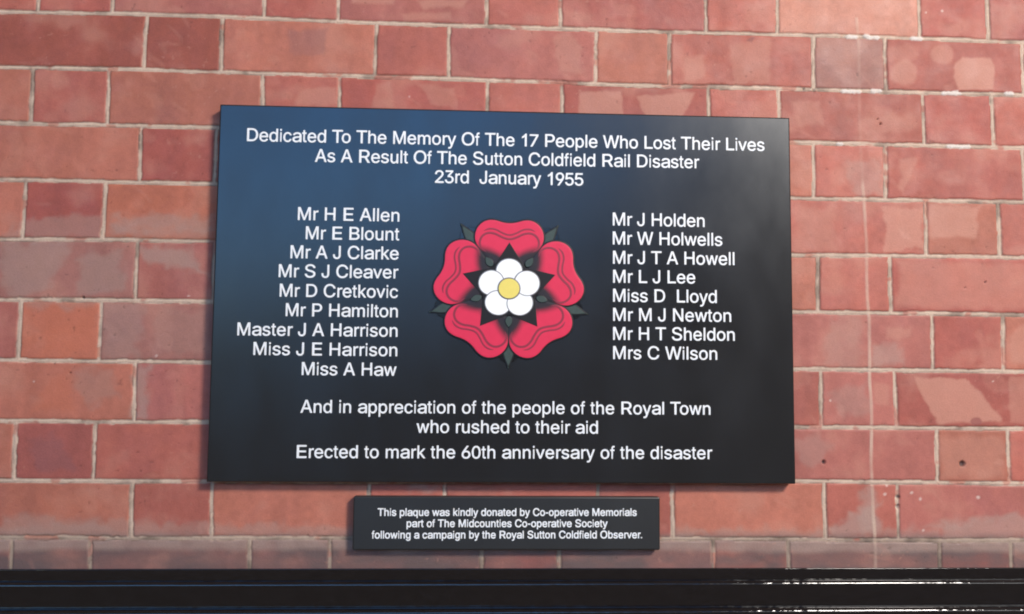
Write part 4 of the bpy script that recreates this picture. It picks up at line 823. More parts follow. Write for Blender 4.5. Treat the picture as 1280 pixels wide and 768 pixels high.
q 556 497,531 500,503 502,491 503,475 503,371 499,347 499,263 503,243 503,207 499,175 499,-197 497,-209 489,-217 469,-219 405,-218 397,-214 393,-209 391,-197 391,7 389,21 385,23 381,20 365,5 337,-14 309,-26 281,-31 229,-31 217,-28 185,-22 165,-14 127,11 89,49 76,67 60,95 44,135 35,167 32,191 30,215 28,227 27,291 30,307 32,331 40,371 52,407 64,431 81,460 99,483 117,501 153,526 173,536 197,544 221,548 237,549 285,549 313,544 326,539 342,531 357,521 377,501 385,496 390,499 393,531 397,536 405,540 481,541 489,539|374,359 358,391 341,413 319,427 297,436 277,440 253,440 229,434 205,422 195,415 180,399 162,367 152,339 144,299 144,223 152,183 160,159 170,139 180,123 197,105 213,94 241,82 265,78 289,81 313,90 335,103 350,119 370,155 382,187 386,211 388,227 391,243 391,279 383,331
r 333 340,530 341,514 338,498 340,478 338,466 336,446 332,438 327,434 319,432 307,433 291,436 267,435 247,431 227,421 206,406 191,382 182,358 177,326 177,10 175,-2 167,-10 159,-12 83,-11 75,-7 71,-2 69,6 69,26 69,514 71,530 79,538 87,540 163,539 172,534 176,526 178,514 183,511 207,529 235,543 251,547 323,547 332,542
s 500 459,419 459,399 455,391 450,387 378,370 362,370 353,375 339,403 329,415 310,432 290,440 270,444 242,445 206,436 182,424 169,411 161,391 161,375 169,359 177,351 190,343 222,330 334,304 374,290 402,276 422,261 440,243 455,223 467,191 471,167 472,131 467,103 459,83 443,55 406,18 374,-1 342,-14 310,-22 294,-24 278,-27 214,-27 162,-18 138,-10 114,2 86,21 60,47 41,75 28,111 25,123 25,135 29,143 34,147 114,164 126,164 134,160 138,155 149,127 160,111 170,102 201,87 218,82 266,81 298,89 318,98 335,111 343,123 347,135 347,159 340,171 330,180 306,192 282,200 170,226 142,236 114,250 98,261 61,299 49,323 44,339 40,363 41,403 45,423 57,455 70,473 106,508 130,524 158,536 186,544 214,548 290,549 334,541 374,524 410,497 420,487 443,455
t 278 252,543 254,531 254,463 252,455 249,451 244,447 236,445 180,445 172,441 170,435 170,131 171,123 175,107 180,99 184,95 200,90 220,93 240,92 248,88 252,83 261,31 262,7 260,-1 256,-7 248,-13 220,-19 176,-18 140,-8 120,5 95,31 79,63 74,91 70,115 70,435 68,441 64,444 20,446 12,450 8,455 6,475 6,531 8,543 12,548 20,552 60,553 68,557 70,567 70,623 73,639 75,663 80,672 88,679 108,681 156,680 164,676 168,671 170,659 170,563 174,555 184,553 240,552 248,548
u 556 494,523 496,507 496,3 494,-9 490,-14 482,-18 406,-19 394,-17 386,-9 383,19 378,22 354,2 334,-9 314,-18 274,-26 222,-26 194,-22 169,-13 146,-2 122,17 108,31 89,59 73,91 65,127 63,147 60,167 60,395 60,515 62,523 65,527 74,532 90,533 154,533 162,531 167,527 171,519 172,511 172,211 175,191 177,163 185,139 193,123 202,110 218,98 242,86 266,82 278,82 302,86 330,98 352,115 369,143 379,175 384,207 384,511 386,523 394,531 414,533 482,532 490,528
v 500 498,526 499,514 495,498 312,6 304,-6 294,-11 206,-11 198,-8 190,2 39,410 1,510 1,522 5,530 10,534 18,536 102,536 110,534 120,526 139,478 241,182 246,170 250,166 254,168 259,178 269,214 376,518 380,526 390,534 410,536 482,536 490,534
w 722 712,526 714,514 713,498 589,70 568,2 560,-8 552,-11 472,-12 464,-10 456,-2 387,242 369,318 364,329 360,330 355,318 305,130 268,2 260,-8 248,-12 172,-12 164,-10 160,-7 154,2 45,382 11,494 7,514 8,526 16,534 24,536 104,536 112,534 117,530 123,522 129,506 207,206 212,193 216,193 221,206 239,282 304,522 312,532 324,536 400,536 412,534 417,530 422,522 499,218 504,202 508,196 512,198 517,210 567,406 595,510 600,522 608,532 620,536 696,536 704,534
y 500 493,524 494,508 486,480 278,-100 266,-128 250,-156 227,-184 201,-205 185,-213 165,-221 141,-225 93,-226 69,-222 53,-216 48,-212 44,-204 44,-188 60,-124 64,-116 69,-112 81,-110 113,-116 121,-116 134,-112 145,-106 155,-96 165,-80 187,-20 188,-12 186,0 136,140 4,508 4,520 8,528 13,532 21,534 105,534 117,530 125,520 212,260 226,224 240,176 245,163 249,158 253,159 258,168 284,252 298,288 368,500 377,520 385,530 397,534 477,534 485,532
. 278 194,82 198,66 199,50 198,42 193,22 173,0 161,-9 153,-11 141,-12 125,-11 117,-9 109,-4 95,10 85,25 80,42 80,70 85,83 91,94 105,108 113,113 125,116 161,115 169,111 179,102 189,91
- 333 294,322 296,310 296,238 294,230 286,222 274,220 54,220 46,222 38,230 36,242 36,314 38,322 46,330 58,332 278,332 286,330
0 556 496,551 504,527 513,491 520,447 522,427 525,411 525,279 522,259 520,235 513,191 504,155 479,95 468,75 447,46 423,21 399,2 379,-10 331,-26 303,-31 255,-31 207,-22 187,-14 151,6 107,49 90,71 75,99 60,135 50,163 42,195 33,255 33,283 29,303 29,371 30,383 33,399 34,431 42,487 50,519 62,555 75,583 90,611 101,627 127,657 154,679 173,691 191,700 231,712 243,713 315,713 343,708 379,694 407,676 445,639 464,615 476,595|388,511 378,535 364,559 349,575 339,585 329,591 311,600 295,604 263,604 243,598 223,588 210,579 190,555 168,511 162,495 150,443 148,427 145,411 144,383 141,367 141,315 145,295 146,267 154,219 168,175 184,139 201,115 219,98 243,86 259,81 279,79 299,82 323,90 353,111 372,139 388,171 396,195 405,231 408,255 410,275 413,291 412,399 410,411 408,431 401,471
1 556 387,722 389,706 388,-2 383,-11 379,-14 371,-16 283,-16 275,-14 267,-6 265,6 265,230 265,502 263,514 259,516 255,515 227,497 131,451 123,449 111,449 103,453 98,462 98,550 102,558 107,563 203,620 217,634 227,648 267,688 279,704 307,730 315,732 371,732 379,730
2 556 493,574 497,562 502,534 501,474 497,450 489,426 469,386 434,338 418,322 408,308 214,114 205,102 206,98 216,96 492,96 504,94 512,86 514,78 514,6 512,-2 509,-6 504,-10 492,-12 44,-12 28,-10 20,-2 18,6 18,62 20,74 26,82 102,158 114,174 132,192 314,374 340,405 361,434 377,466 382,490 381,522 377,538 365,562 344,583 312,599 268,607 256,607 228,603 204,595 183,582 170,570 163,562 148,531 143,510 141,490 137,482 132,478 112,476 44,476 32,478 24,486 22,494 22,526 27,554 35,578 43,594 68,632 96,660 128,683 152,695 188,707 212,711 232,713 248,716 280,716 296,713 320,711 356,703 380,693 400,683 432,660 458,634 472,615 484,594
3 556 500,703 502,695 502,639 500,623 478,595 458,575 450,563 338,435 329,419 330,415 340,410 360,408 400,396 424,384 449,367 484,332 497,315 513,283 521,263 529,219 530,175 526,147 518,119 508,95 497,75 480,53 452,25 432,10 396,-10 344,-26 308,-31 248,-31 232,-28 216,-26 180,-18 156,-8 128,6 96,29 74,51 51,83 43,99 35,123 31,139 27,163 27,179 32,188 36,191 44,193 124,193 136,191 141,187 147,179 155,151 164,133 170,123 184,110 212,94 232,86 256,82 272,81 300,82 324,86 340,92 360,102 376,113 389,127 401,147 409,175 409,211 401,243 393,259 380,277 368,289 360,294 336,306 320,312 304,316 280,320 192,322 183,327 179,335 178,403 180,415 190,431 326,587 332,599 330,603 320,605 84,605 72,607 64,615 62,623 62,691 64,703 72,711 92,713 480,713 492,711
5 556 485,691 487,679 487,607 485,599 477,591 465,589 201,589 189,587 184,579 182,559 179,543 178,523 176,511 174,487 171,471 171,447 173,444 176,443 217,456 245,461 325,460 373,448 405,432 433,413 465,381 481,360 501,324 515,283 519,259 519,171 510,131 500,107 490,87 467,55 443,31 417,10 389,-6 361,-18 325,-27 297,-31 241,-31 225,-28 209,-26 164,-13 125,6 109,17 60,67 42,99 33,129 28,155 27,171 29,179 37,187 49,189 133,188 141,184 145,179 158,139 169,122 177,113 205,95 225,86 241,82 273,78 313,86 341,100 351,107 371,127 384,147 394,171 399,195 398,239 394,259 385,280 371,303 349,325 313,344 281,352 245,352 205,344 177,332 149,315 141,313 109,313 93,316 69,318 49,323 41,331 39,339 40,359 42,371 43,391 46,407 48,431 50,443 52,467 58,511 64,571 70,615 76,675 79,687 84,695 89,699 101,701 465,701 477,699
6 556 424,703 426,691 422,679 279,479 266,459 263,451 265,447 272,445 324,445 352,441 372,436 404,424 440,401 482,359 493,343 508,312 521,267 523,251 525,239 526,223 526,191 523,175 521,159 509,115 493,83 464,45 448,29 428,13 412,2 388,-10 356,-22 336,-26 320,-28 308,-30 284,-31 252,-31 236,-28 220,-26 192,-19 164,-8 152,-2 124,17 98,39 78,63 56,99 43,131 35,163 33,179 31,191 30,207 30,239 34,267 39,291 59,347 69,367 99,419 147,491 294,699 308,711 316,713 408,713 416,711|393,271 377,299 364,313 336,331 316,340 292,345 260,344 240,340 216,330 196,317 180,300 167,279 155,251 151,227 150,207 158,167 164,153 180,126 198,107 208,100 236,86 252,81 280,77 308,82 332,91 356,105 374,123 385,139 397,163 405,199 406,219 401,247
7 556 527,690 529,674 529,602 527,590 211,1 203,-8 195,-11 99,-12 91,-10 86,-6 83,-2 81,6 82,14 84,22 200,234 371,552 384,578 386,586 383,590 375,592 43,593 34,598 31,602 29,610 29,682 31,690 34,694 39,698 51,700 507,700 519,698
9 556 505,567 514,539 522,487 522,447 519,431 517,415 509,379 499,351 467,287 433,231 265,-13 252,-27 244,-30 144,-30 136,-26 132,-21 131,-9 135,3 151,27 280,210 293,231 294,235 292,238 256,237 240,240 216,242 192,246 160,258 144,266 114,287 82,319 63,347 51,371 43,395 39,415 34,463 34,495 39,531 51,571 63,595 82,623 128,669 144,680 180,698 208,708 232,712 320,713 348,708 372,700 412,680 432,665 472,624 489,599|393,523 377,555 370,563 348,584 320,598 296,604 264,605 256,604 228,594 203,579 184,561 177,551 163,523 155,491 154,475 155,455 163,419 175,395 190,375 212,358 232,348 248,342 276,338 304,342 324,348 352,362 370,379 377,387 393,419 401,451 402,467 401,491
"""

# ------------------------------------------------------------------ lettering
def load_glyphs(s):
    out = {}
    for row in s.strip().split("\n"):
        ch, adv, rest = row.split(" ", 2)
        out[ch] = (int(adv), [[tuple(map(int, p.split(","))) for p in L.split()] for L in rest.split("|")])
    return out


REG = load_glyphs(GLYPHS_REGULAR)
BOLD = load_glyphs(GLYPHS_HEAVY)
KERN = {('T', 'o'): -90, ('A', 'y'): -20, ('L', 'T'): -60, ('W', 'i'): -18, ('W', 'h'): -10, ('T', 'h'): 0, ('r', 'e'): -5, ('P', 'e'): -12, ('1', '7'): -40,
        ('H', 'a'): 0, ('y', '.'): -60, ('r', '.'): -50, ('1', '9'): -30}


def line_mesh(text, glyphs, x0, x1, y0, y1, cap, thick, name):
    """one line of raised painted letters between x0 and x1 (mm on the plaque), baseline from y0 to y1"""
    s = cap / 730.0
    pen = 0.0
    items = []
    prev = None
    for ch in text:
        if ch == ' ':
            pen += 278
            prev = None
            continue
        pen += KERN.get((prev, ch), 0)
        items.append((ch, pen))
        pen += glyphs[ch][0]
        prev = ch
    lo = min(p + min(x for L in glyphs[c][1] for x, y in L) for c, p in items)
    hi = max(p + max(x for L in glyphs[c][1] for x, y in L) for c, p in items)
    ratio = (x1 - x0) / ((hi - lo) * s)
    k = 1 + 0.6 * (ratio - 1)               # part of the fit stretches the letters, the rest is letter spacing
    cu = bpy.data.curves.new(name, 'CURVE')
    cu.dimensions = '2D'
    cu.fill_mode = 'BOTH'
    cu.extrude = thick / 2000.0
    cu.bevel_depth = 0.00010
    cu.bevel_resolution = 1
    for ch, p in items:
        gl = [x for L in glyphs[ch][1] for x, y in L]
        mid = 0.5 * (min(gl) + max(gl))
        cx = x0 + (p + mid - lo) * s * ratio
        for L in glyphs[ch][1]:
            sp = cu.splines.new('POLY')
            sp.points.add(len(L) - 1)
            sp.use_cyclic_u = True
            for q, (gx_, gy_) in zip(sp.points, L):
                xx = cx + (gx_ - mid) * s * k
                yy = y0 + (y1 - y0) * (xx - x0) / (x1 - x0) + (gy_ + 2) * s
                q.co = (xx / 1000, yy / 1000, 0, 1)
    tmp = bpy.data.objects.new(name, cu)
    COL.objects.link(tmp)
    dg = bpy.context.evaluated_depsgraph_get()
    dg.update()
    m = bpy.data.meshes.new_from_object(tmp.evaluated_get(dg))
    bpy.data.objects.remove(tmp)
    bpy.data.curves.remove(cu)
    m.name = name
    # from the XY plane to the wall's XZ plane, lying on the plaque face
    m.transform(Matrix(((1, 0, 0, 0), (0, 0, -1, -thick / 2000.0), (0, 1, 0, 0), (0, 0, 0, 1))))
    return m


# ------------------------------------------------------------------ plaques
def slab(name, w, h, t, chamfer, corner, mat, parent, ox, oy, segs=4):
    """a plate with rounded corners and a small polished chamfer; back at y=0, face towards -y"""
    def ring(inset, y):
        r = max(corner - inset, 0.4)
        pts = []
        for (sx_, sz_, a0) in ((1, 1, 0), (-1, 1, 90), (-1, -1, 180), (1, -1, 270)):
            cx_, cz_ = sx_ * (w / 2 - inset - r), sz_ * (h / 2 - inset - r)
            for k in range(segs + 1):
                a = math.radians(a0 + 90 * k / segs)
                pts.append((ox + cx_ + r * math.cos(a), y, oy + cz_ + r * math.sin(a)))
        return pts
    rings = [ring(0, 0), ring(0, -(t - chamfer)), ring(chamfer * .3, -(t - chamfer * .3)), ring(chamfer, -t)]
    n = len(rings[0])
    v = [tuple(c / 1000 for c in p) for r in rings for p in r]
    f = [tuple(range(n))]
    for q in range(len(rings) - 1):
        for k in range(n):
            a, b = q * n + k, q * n + (k + 1) % n
            f.append((a, a + n, b + n, b))
    f.append(tuple(range((len(rings) - 1) * n + n - 1, (len(rings) - 1) * n - 1, -1)))
    m = bpy.data.meshes.new(name)
    m.from_pydata(v, [], f)
    m.update()
    import bmesh
    bm = bmesh.new()
    bm.from_mesh(m)
    bmesh.ops.recalc_face_normals(bm, faces=bm.faces)
    bm.to_mesh(m)
    bm.free()
    return link_mesh(name, m, mat, parent)


def plaque_mat(name, base, r0, r1):
    m, nt, bs = new_mat(name)
    n = noise_node(nt, 6.0, 5.0, 0.6, stretch=(1.6, 1, 0.8))
    mx_ = node(nt, 'ShaderNodeMix', data_type='RGBA')
    mx_.inputs['A'].default_value = (*[c * .92 for c in base], 1)
    mx_.inputs['B'].default_value = (*[c * 1.1 for c in base], 1)
    nt.links.new(n.outputs['Fac'], mx_.inputs['Factor'])
    nt.links.new(mx_.outputs['Result'], bs.inputs['Base Color'])
    nt.links.new(remap(nt, n.outputs['Fac'], 0.3, 0.7, r0, r1), bs.inputs['Roughness'])
    bs.inputs['Specular IOR Level'].default_value = 0.5
    return m


black = plaque_mat("polished_black_plate", (0.011, 0.011, 0.012), 0.18, 0.27)
black_small = plaque_mat("satin_black_plate", (0.016, 0.016, 0.016), 0.36, 0.42)
paint_white = simple_mat("white_letter_paint", (0.75, 0.76, 0.765), 0.55, vary=0.07, scale=90.0, bump_d=0.0001, bump_scale=900)

T1 = 20.0
P1 = (425.4, -413.6)        # centre of the memorial plaque, wall mm
plaque = bpy.data.objects.new("memorial_plaque", None)
COL.objects.link(plaque)
plaque.location = wpos(P1[0], P1[1] - 274, 1.5)
plaque.empty_display_size = 0.1
tag(plaque, "large black memorial plaque with white names and a red Tudor rose", "plaque")
slab("plate", 851.0, 548.5, T1, 2.2, 1.5, black, plaque, 0, 274)
FACE1 = T1 + 1.5


def on1(px, py, extra=0.0):
    """measured point -> plaque coordinates (origin bottom centre, mm)"""
    x, y = wall_at(px, py, FACE1 + extra)
    return x - P1[0], y - (P1[1] - 274)


LINES1 = [
    ("Dedicated To The Memory Of The 17 People Who Lost Their Lives", 308.7, 955.5, 176.6, 189.0, 16.2),
    ("As A Result Of The Sutton Coldfield Rail Disaster", 393.7, 873.9, 202.6, 210.6, 16.2),
    ("23rd  January 1955", 543.7, 729.0, 228.7, 232.2, 16.2),
    ("Mr H E Allen", 372.2, 499.2, 275.2, 277.2, 16.2),
    ("Mr E Blount", 382.1, 498.9, 299.2, 300.8, 16.2),
    ("Mr A J Clarke", 363.0, 498.2, 322.9, 324.7, 16.2),
    ("Mr S J Cleaver", 348.3, 497.8, 346.6, 348.3, 16.2),
    ("Mr D Cretkovic", 349.5, 497.3, 371.0, 372.7, 16.2),
    ("Mr P Hamilton", 357.0, 497.2, 395.3, 396.9, 16.2),
    ("Master J A Harrison", 296.5, 496.9, 419.4, 421.2, 16.2),
    ("Miss J E Harrison", 316.5, 496.6, 443.8, 445.5, 16.2),
    ("Miss A Haw", 377.0, 495.5, 468.9, 470.0, 16.2),
    ("Mr J Holden", 766.0, 880.7, 282.0, 284.0, 16.2),
    ("Mr W Holwells", 766.0, 902.8, 305.7, 307.6, 16.2),
    ("Mr J T A Howell", 766.2, 918.0, 329.8, 331.6, 16.2),
    ("Mr L J Lee", 766.3, 869.0, 353.6, 354.6, 16.2),
    ("Miss D  Lloyd", 766.3, 895.9, 377.3, 378.9, 16.2),
    ("Mr M J Newton", 766.3, 913.9, 401.2, 402.6, 16.2),
    ("Mr H T Sheldon", 766.3, 918.4, 425.0, 426.2, 16.2),
    ("Mrs C Wilson", 766.3, 896.5, 448.9, 450.0, 16.2),
    ("And in appreciation of the people of the Royal Town", 375.5, 888.1, 516.1, 518.6, 16.2),
    ("who rushed to their aid", 520.6, 747.4, 541.2, 542.2, 16.2),
    ("Erected to mark the 60th anniversary of the disaster", 370.7, 890.3, 572.6, 574.0, 16.2),
]
for text, xa, xb, ya, yb, cap in LINES1:
    ax, ay = on1(xa, ya)
    bx, by = on1(xb, yb)
    # cap height from the local scale of the face
    cy = on1(xa, ya - cap)[1] - ay
    m = line_mesh(text, REG, ax, bx, ay, by, cy, 0.45, "lettering")
    o = link_mesh("lettering", m, paint_white, plaque)
    o.location = (0, -(T1 + 0.02) / 1000, 0)

T2 = 14.0
P2 = (429.0, -746.0)
small = bpy.data.objects.new("donor_plaque", None)
COL.objects.link(small)
small.location = wpos(P2[0], P2[1] - 37, 1.5)
small.empty_display_size = 0.05
tag(small, "small black plaque with three lines of white text below the large one", "plaque")
slab("plate", 444.0, 76.0, T2, 2.0, 2.5, black_small, small, 0, 37)
LINES2 = [
    ("This plaque was kindly donated by Co-operative Memorials", 472.0, 795.8, 645.0, 645.0),
    ("part of The Midcounties Co-operative Society", 508.2, 759.3, 659.0, 659.0),
    ("following a campaign by the Royal Sutton Coldfield Observer.", 464.6, 802.5, 673.3, 673.0),
]
for text, xa, xb, ya, yb in LINES2:
    def on2(px, py):
        x, y = wall_at(px, py, T2 + 1.5)
        return x - P2[0], y - (P2[1] - 37)
    ax, ay = on2(xa, ya)
    bx, by = on2(xb, yb)
    cy = on2(xa, ya - 9.5)[1] - ay
    m = line_mesh(text, BOLD, ax, bx, ay, by, cy, 0.4, "lettering")
    o = link_mesh("lettering", m, paint_white, small)
    o.location = (0, -(T2 + 0.02) / 1000, 0)

# ------------------------------------------------------------------ the Tudor rose
RC = on1(636.2, 361.2)
U = 1.195 / 3.49           # drawing units (traced at 3.49 per picture pixel) to mm
WIDE = 1.045               # the emblem is drawn a little wider than tall
import bmesh


def rose_mat_petal():
    """crimson enamel with the sign painter's black airbrushing around the heart of the rose"""
    m, nt, bs = new_mat("crimson_enamel")
    tc = node(nt, 'ShaderNodeTexCoord')
    at = node(nt, 'ShaderNodeAttribute', attribute_name="airbrush")
    n = noise_node(nt, 90.0, 3.0)
    mx = node(nt, 'ShaderNodeMix', data_type='RGBA')
    mx.inputs['A'].default_value = (0.600, 0.022, 0.062, 1)
    mx.inputs['B'].default_value = (0.660, 0.028, 0.076, 1)
    nt.links.new(n.outputs['Fac'], mx.inputs['Factor'])
    mb = node(nt, 'ShaderNodeMix', data_type='RGBA')
    nt.links.new(at.outputs['Fac'], mb.inputs['Factor'])
    nt.links.new(mx.outputs['Result'], mb.inputs['A'])
    mb.inputs['B'].default_value = (0.020, 0.014, 0.016, 1)
    nt.links.new(mb.outputs['Result'], bs.inputs['Base Color'])
    bs.inputs['Roughness'].default_value = 0.42
    bs.inputs['Specular IOR Level'].default_value = 0.3
    return m


crimson = rose_mat_petal()
fold_red = simple_mat("dark_crimson_line", (0.23, 0.008, 0.028), 0.5, vary=0.1)
ink = simple_mat("black_enamel", (0.010, 0.008, 0.009), 0.5, spec=0.25, vary=0.15)
outline = simple_mat("black_outline_enamel", (0.006, 0.006, 0.007), 0.45, spec=0.3, vary=0.1)
barb_gloss = simple_mat("glossy_black_enamel", (0.006, 0.006, 0.007), 0.16, vary=0.1)
leaf_green = simple_mat("grey_green_enamel", (0.038, 0.056, 0.045), 0.42, spec=0.35, vary=0.22, scale=120)
petal_white = simple_mat("white_enamel", (0.83, 0.83, 0.82), 0.4, vary=0.02)
petal_edge = simple_mat("grey_outline_enamel", (0.10, 0.10, 0.11), 0.4, vary=0.1)
yellow = simple_mat("yellow_enamel", (0.74, 0.60, 0.12), 0.42, vary=0.05, scale=150)


def chaikin(P, n=2):
    P = np.array(P, float)
    for _ in range(n):
        Q = np.roll(P, -1, 0)
        P = np.stack([.75 * P + .25 * Q, .25 * P + .75 * Q], 1).reshape(-1, 2)
    return P


def inset_poly(P, dist):
    """move an anticlockwise outline inwards by dist along its vertex normals"""
    t = np.roll(P, -1, 0) - np.roll(P, 1, 0)
    t /= np.linalg.norm(t, axis=1)[:, None] + 1e-9
    nrm = np.stack([-t[:, 1], t[:, 0]], 1)
    return P + nrm * dist


def orient(P):
    P = np.array(P, float)
    a = np.sum(P[:, 0] * np.roll(P[:, 1], -1) - np.roll(P[:, 0], -1) * P[:, 1])
    return P if a > 0 else P[::-1]


def pad(name, outline_pts, z0, rise, mat, parent, rim=None, edge_mat=None, edge_w=2.2, attr=None, angle=0.0):
    """a raised enamel pad: outline in drawing units round the rose's centre; z0 = its foot, rise = its height (mm)"""
    P = orient(outline_pts)
    ca_, sa_ = math.cos(angle), math.sin(angle)
    P = P @ np.array([[ca_, sa_], [-sa_, ca_]])
    rings = [(P, z0), (P, z0 + rise * .55), (inset_poly(P, 1.2), z0 + rise * .85), (inset_poly(P, edge_w), z0 + rise)]
    if rim:
        rings.append((inset_poly(P, edge_w + rim), z0 + rise * 1.12))
    v = []
    for Q, z in rings:
        for x, y in Q:
            v.append((x * U * WIDE / 1000, -z / 1000, y * U / 1000))
    n = len(P)
    f = []
    mi = []
    for q in range(len(rings) - 1):
        for k in range(n):
            a, b = q * n + k, q * n + (k + 1) % n
            f.append((a, b, b + n, a + n))
            mi.append(1 if (edge_mat and q < 3) else 0)
    f.append(tuple(range((len(rings) - 1) * n, len(rings) * n)))
    mi.append(0)
    m = bpy.data.meshes.new(name)
    m.from_pydata(v, [], f)
    m.materials.append(mat)
    if edge_mat:
        m.materials.append(edge_mat)
    m.polygons.foreach_set("material_index", mi)
    bm = bmesh.new()
    bm.from_mesh(m)
    big = [fc for fc in bm.faces if len(fc.verts) > 4]
    bmesh.ops.triangulate(bm, faces=big)
    if attr:
        for _ in range(2):
            es = [e for e in bm.edges if e.calc_length() > 9 * U / 1000]
            bmesh.ops.subdivide_edges(bm, edges=es, cuts=1, use_grid_fill=False)
            bmesh.ops.triangulate(bm, faces=[fc for fc in bm.faces if len(fc.verts) > 4])
        for _ in range(2):
            es = [e for e in bm.edges if e.calc_length() > 9 * U / 1000]
            bmesh.ops.subdivide_edges(bm, edges=es, cuts=1, use_grid_fill=False)
            bmesh.ops.triangulate(bm, faces=[fc for fc in bm.faces if len(fc.verts) > 4])
    bmesh.ops.recalc_face_normals(bm, faces=bm.faces)
    bm.to_mesh(m)
    bm.free()
    if attr:
        a_ = m.attributes.new("airbrush", 'FLOAT', 'POINT')
        a_.data.foreach_set("value", [attr(vt.co.x * 1000 / U / WIDE, vt.co.z * 1000 / U) for vt in m.vertices])
    m.update()
    o = bpy.data.objects.new(name, m)
    COL.objects.link(o)
    o.parent = parent
    return o


def ribbon(name, path, width, z0, rise, mat, parent, angle=0.0):
    """a thin raised painted line along a path, tapering to its ends"""
    P = np.array(path, float)
    for _ in range(2):
        Q = np.stack([.75 * P[:-1] + .25 * P[1:], .25 * P[:-1] + .75 * P[1:]], 1).reshape(-1, 2)
        P = np.concatenate([P[:1], Q, P[-1:]])
    t = np.gradient(P, axis=0)
    t /= np.linalg.norm(t, axis=1)[:, None]
    nr_ = np.stack([-t[:, 1], t[:, 0]], 1)
    s_ = np.linspace(0, 1, len(P))
    w_ = (width / 2 * np.clip(np.minimum(s_, 1 - s_) * 7, 0.15, 1))[:, None]
    O = np.concatenate([P + nr_ * w_, (P - nr_ * w_)[::-1]])
    ca_, sa_ = math.cos(angle), math.sin(angle)
    O = O @ np.array([[ca_, sa_], [-sa_, ca_]])
    n = len(P)
    v = [(x * U * WIDE / 1000, -z0 / 1000, y * U / 1000) for x, y in O] + [(x * U * WIDE / 1000, -(z0 + rise) / 1000, y * U / 1000) for x, y in O]
    N = 2 * n
    f = []
    for k in range(N):
        b = (k + 1) % N
        f.append((k, b, b + N, k + N))
    for k in range(n - 1):
        f.append((N + k, N + k + 1, N + N - 2 - k, N + N - 1 - k))
    m = bpy.data.meshes.new(name)
    m.from_pydata(v, [], f)
    bm = bmesh.new()
    bm.from_mesh(m)
    bmesh.ops.recalc_face_normals(bm, faces=bm.faces)
    bm.to_mesh(m)
    bm.free()
    return link_mesh(name, m, mat, parent)


def polar(r, deg):
    return (r * math.cos(math.radians(deg)), r * math.sin(math.radians(deg)))


# outline of the upright petal, right half then mirrored (drawing units, centre of the rose at 0,0)
half = [(0, 289), (26, 292), (58, 303), (92, 303), (122, 287), (143, 258), (150, 222), (143, 190), (122, 158), (98, 128), (60, 92)]
petal = half + [(-x, y) for x, y in half[::-1]][:-1]
petal = chaikin(petal, 2)

# the dark heart: black airbrushed disc, also the ground of the five-pointed star
ground = []
for k in range(5):
    a = 90 + 72 * k
    ground += [polar(150, a - 18), polar(160, a), polar(150, a + 18), polar(214, a + 30), polar(222, a + 36), polar(214, a + 42)]
emblem = pad("tudor_rose", chaikin(ground, 1), 0.05, 0.35, ink, plaque)
emblem.location = (RC[0] / 1000, -T1 / 1000, RC[1] / 1000)
emblem['label'] = "Tudor rose emblem with red outer petals around a white flower"


def airbrush(x, y):
    r = math.hypot(x, y)
    a = math.degrees(math.atan2(y, x)) % 72
    g = abs(a - 54)
    g = min(g, 72 - g)                    # angle away from the nearest gap between petals
    k = max(0.0, 1 - g / 21.0)
    r1 = 128 + 62 * k
    t = (r - r1) / (48 + 10 * k)
    t = min(max(t, 0), 1)
    return 1 - t * t * (3 - 2 * t)


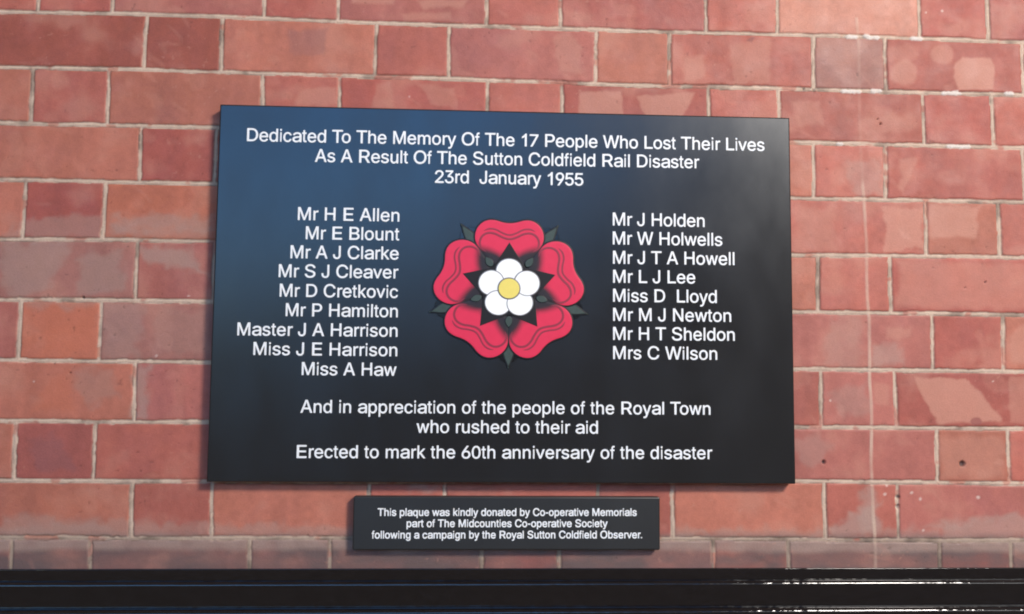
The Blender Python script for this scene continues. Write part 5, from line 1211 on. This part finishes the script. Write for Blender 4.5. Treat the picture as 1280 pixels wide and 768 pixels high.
ANG = [math.radians(72 * k) for k in range(5)]
for k, a in enumerate(ANG):
    p = pad("red_petal", petal, 0.45, 1.5 + 0.02 * k, crimson, emblem, rim=7.0, edge_mat=outline, edge_w=7.0, attr=airbrush, angle=a)
    zt = 0.45 + (1.5 + 0.02 * k) * 1.12
    # the folded lip: two dark crimson lines following the heart shape
    heart = [(-96, 158), (-116, 172), (-124, 198), (-114, 226), (-90, 241), (-60, 238), (-32, 222), (0, 211), (32, 222), (60, 238), (90, 241), (114, 226), (124, 198), (116, 172), (96, 158)]
    ribbon("petal_fold_line", heart, 9.0, zt, 0.30, fold_red, emblem, angle=a)
    lip = [(-106, 248), (-84, 259), (-56, 256), (-30, 240), (0, 229), (30, 240), (56, 256), (84, 259), (106, 248)]
    ribbon("petal_fold_line", lip, 7.0, zt, 0.25, fold_red, emblem, angle=a)
# star points lie over the petals
star = []
for k in range(5):
    star += [polar(200, 90 + 72 * k), polar(112, 90 + 72 * k + 36)]
pad("dark_star", star, 2.15, 0.35, ink, emblem)
# outer sepals between the petals and the small inner leaves
sep_out = [(0, 352), (11, 320), (22, 294), (27, 268), (18, 244), (0, 226), (-18, 244), (-27, 268), (-22, 294), (-11, 320)]
leaf = [(0, 168), (9, 158), (16, 144), (15, 130), (8, 120), (0, 116), (-8, 120), (-15, 130), (-16, 144), (-9, 158)]
for a in ANG:
    s = pad("sepal", chaikin(sep_out, 1), 0.05, 1.3, leaf_green, emblem, edge_mat=outline, edge_w=6.5, angle=a + math.pi / 5)
    pad("inner_leaf", chaikin(leaf, 1), 2.5, 0.6, leaf_green, emblem, edge_mat=outline, edge_w=2.2, angle=a + math.pi / 5)
# barbs of black outline enamel flanking each sepal
for a in ANG:
    for s_ in (1, -1):
        barb = [(s_ * 16, 318), (s_ * 40, 296), (s_ * 58, 270), (s_ * 44, 262), (s_ * 26, 276), (s_ * 14, 300)]
        pad("sepal_barb", chaikin(barb, 1), 0.05, 0.9, barb_gloss, emblem, edge_w=2.0, angle=a + math.pi / 5)
# white flower
for k, a in enumerate(ANG):
    wp = []
    for j in range(36):
        t = 2 * math.pi * j / 36
        wp.append((57 * math.cos(t), 77 + 55 * math.sin(t)))
    pad("white_petal", wp, 2.4, 0.8 + 0.22 * k, petal_white, emblem, edge_mat=petal_edge, edge_w=4.5, angle=a)
pad("yellow_centre", [polar(48, 10 * j) for j in range(36)], 2.6, 1.9, yellow, emblem, edge_mat=petal_edge, edge_w=5.5)
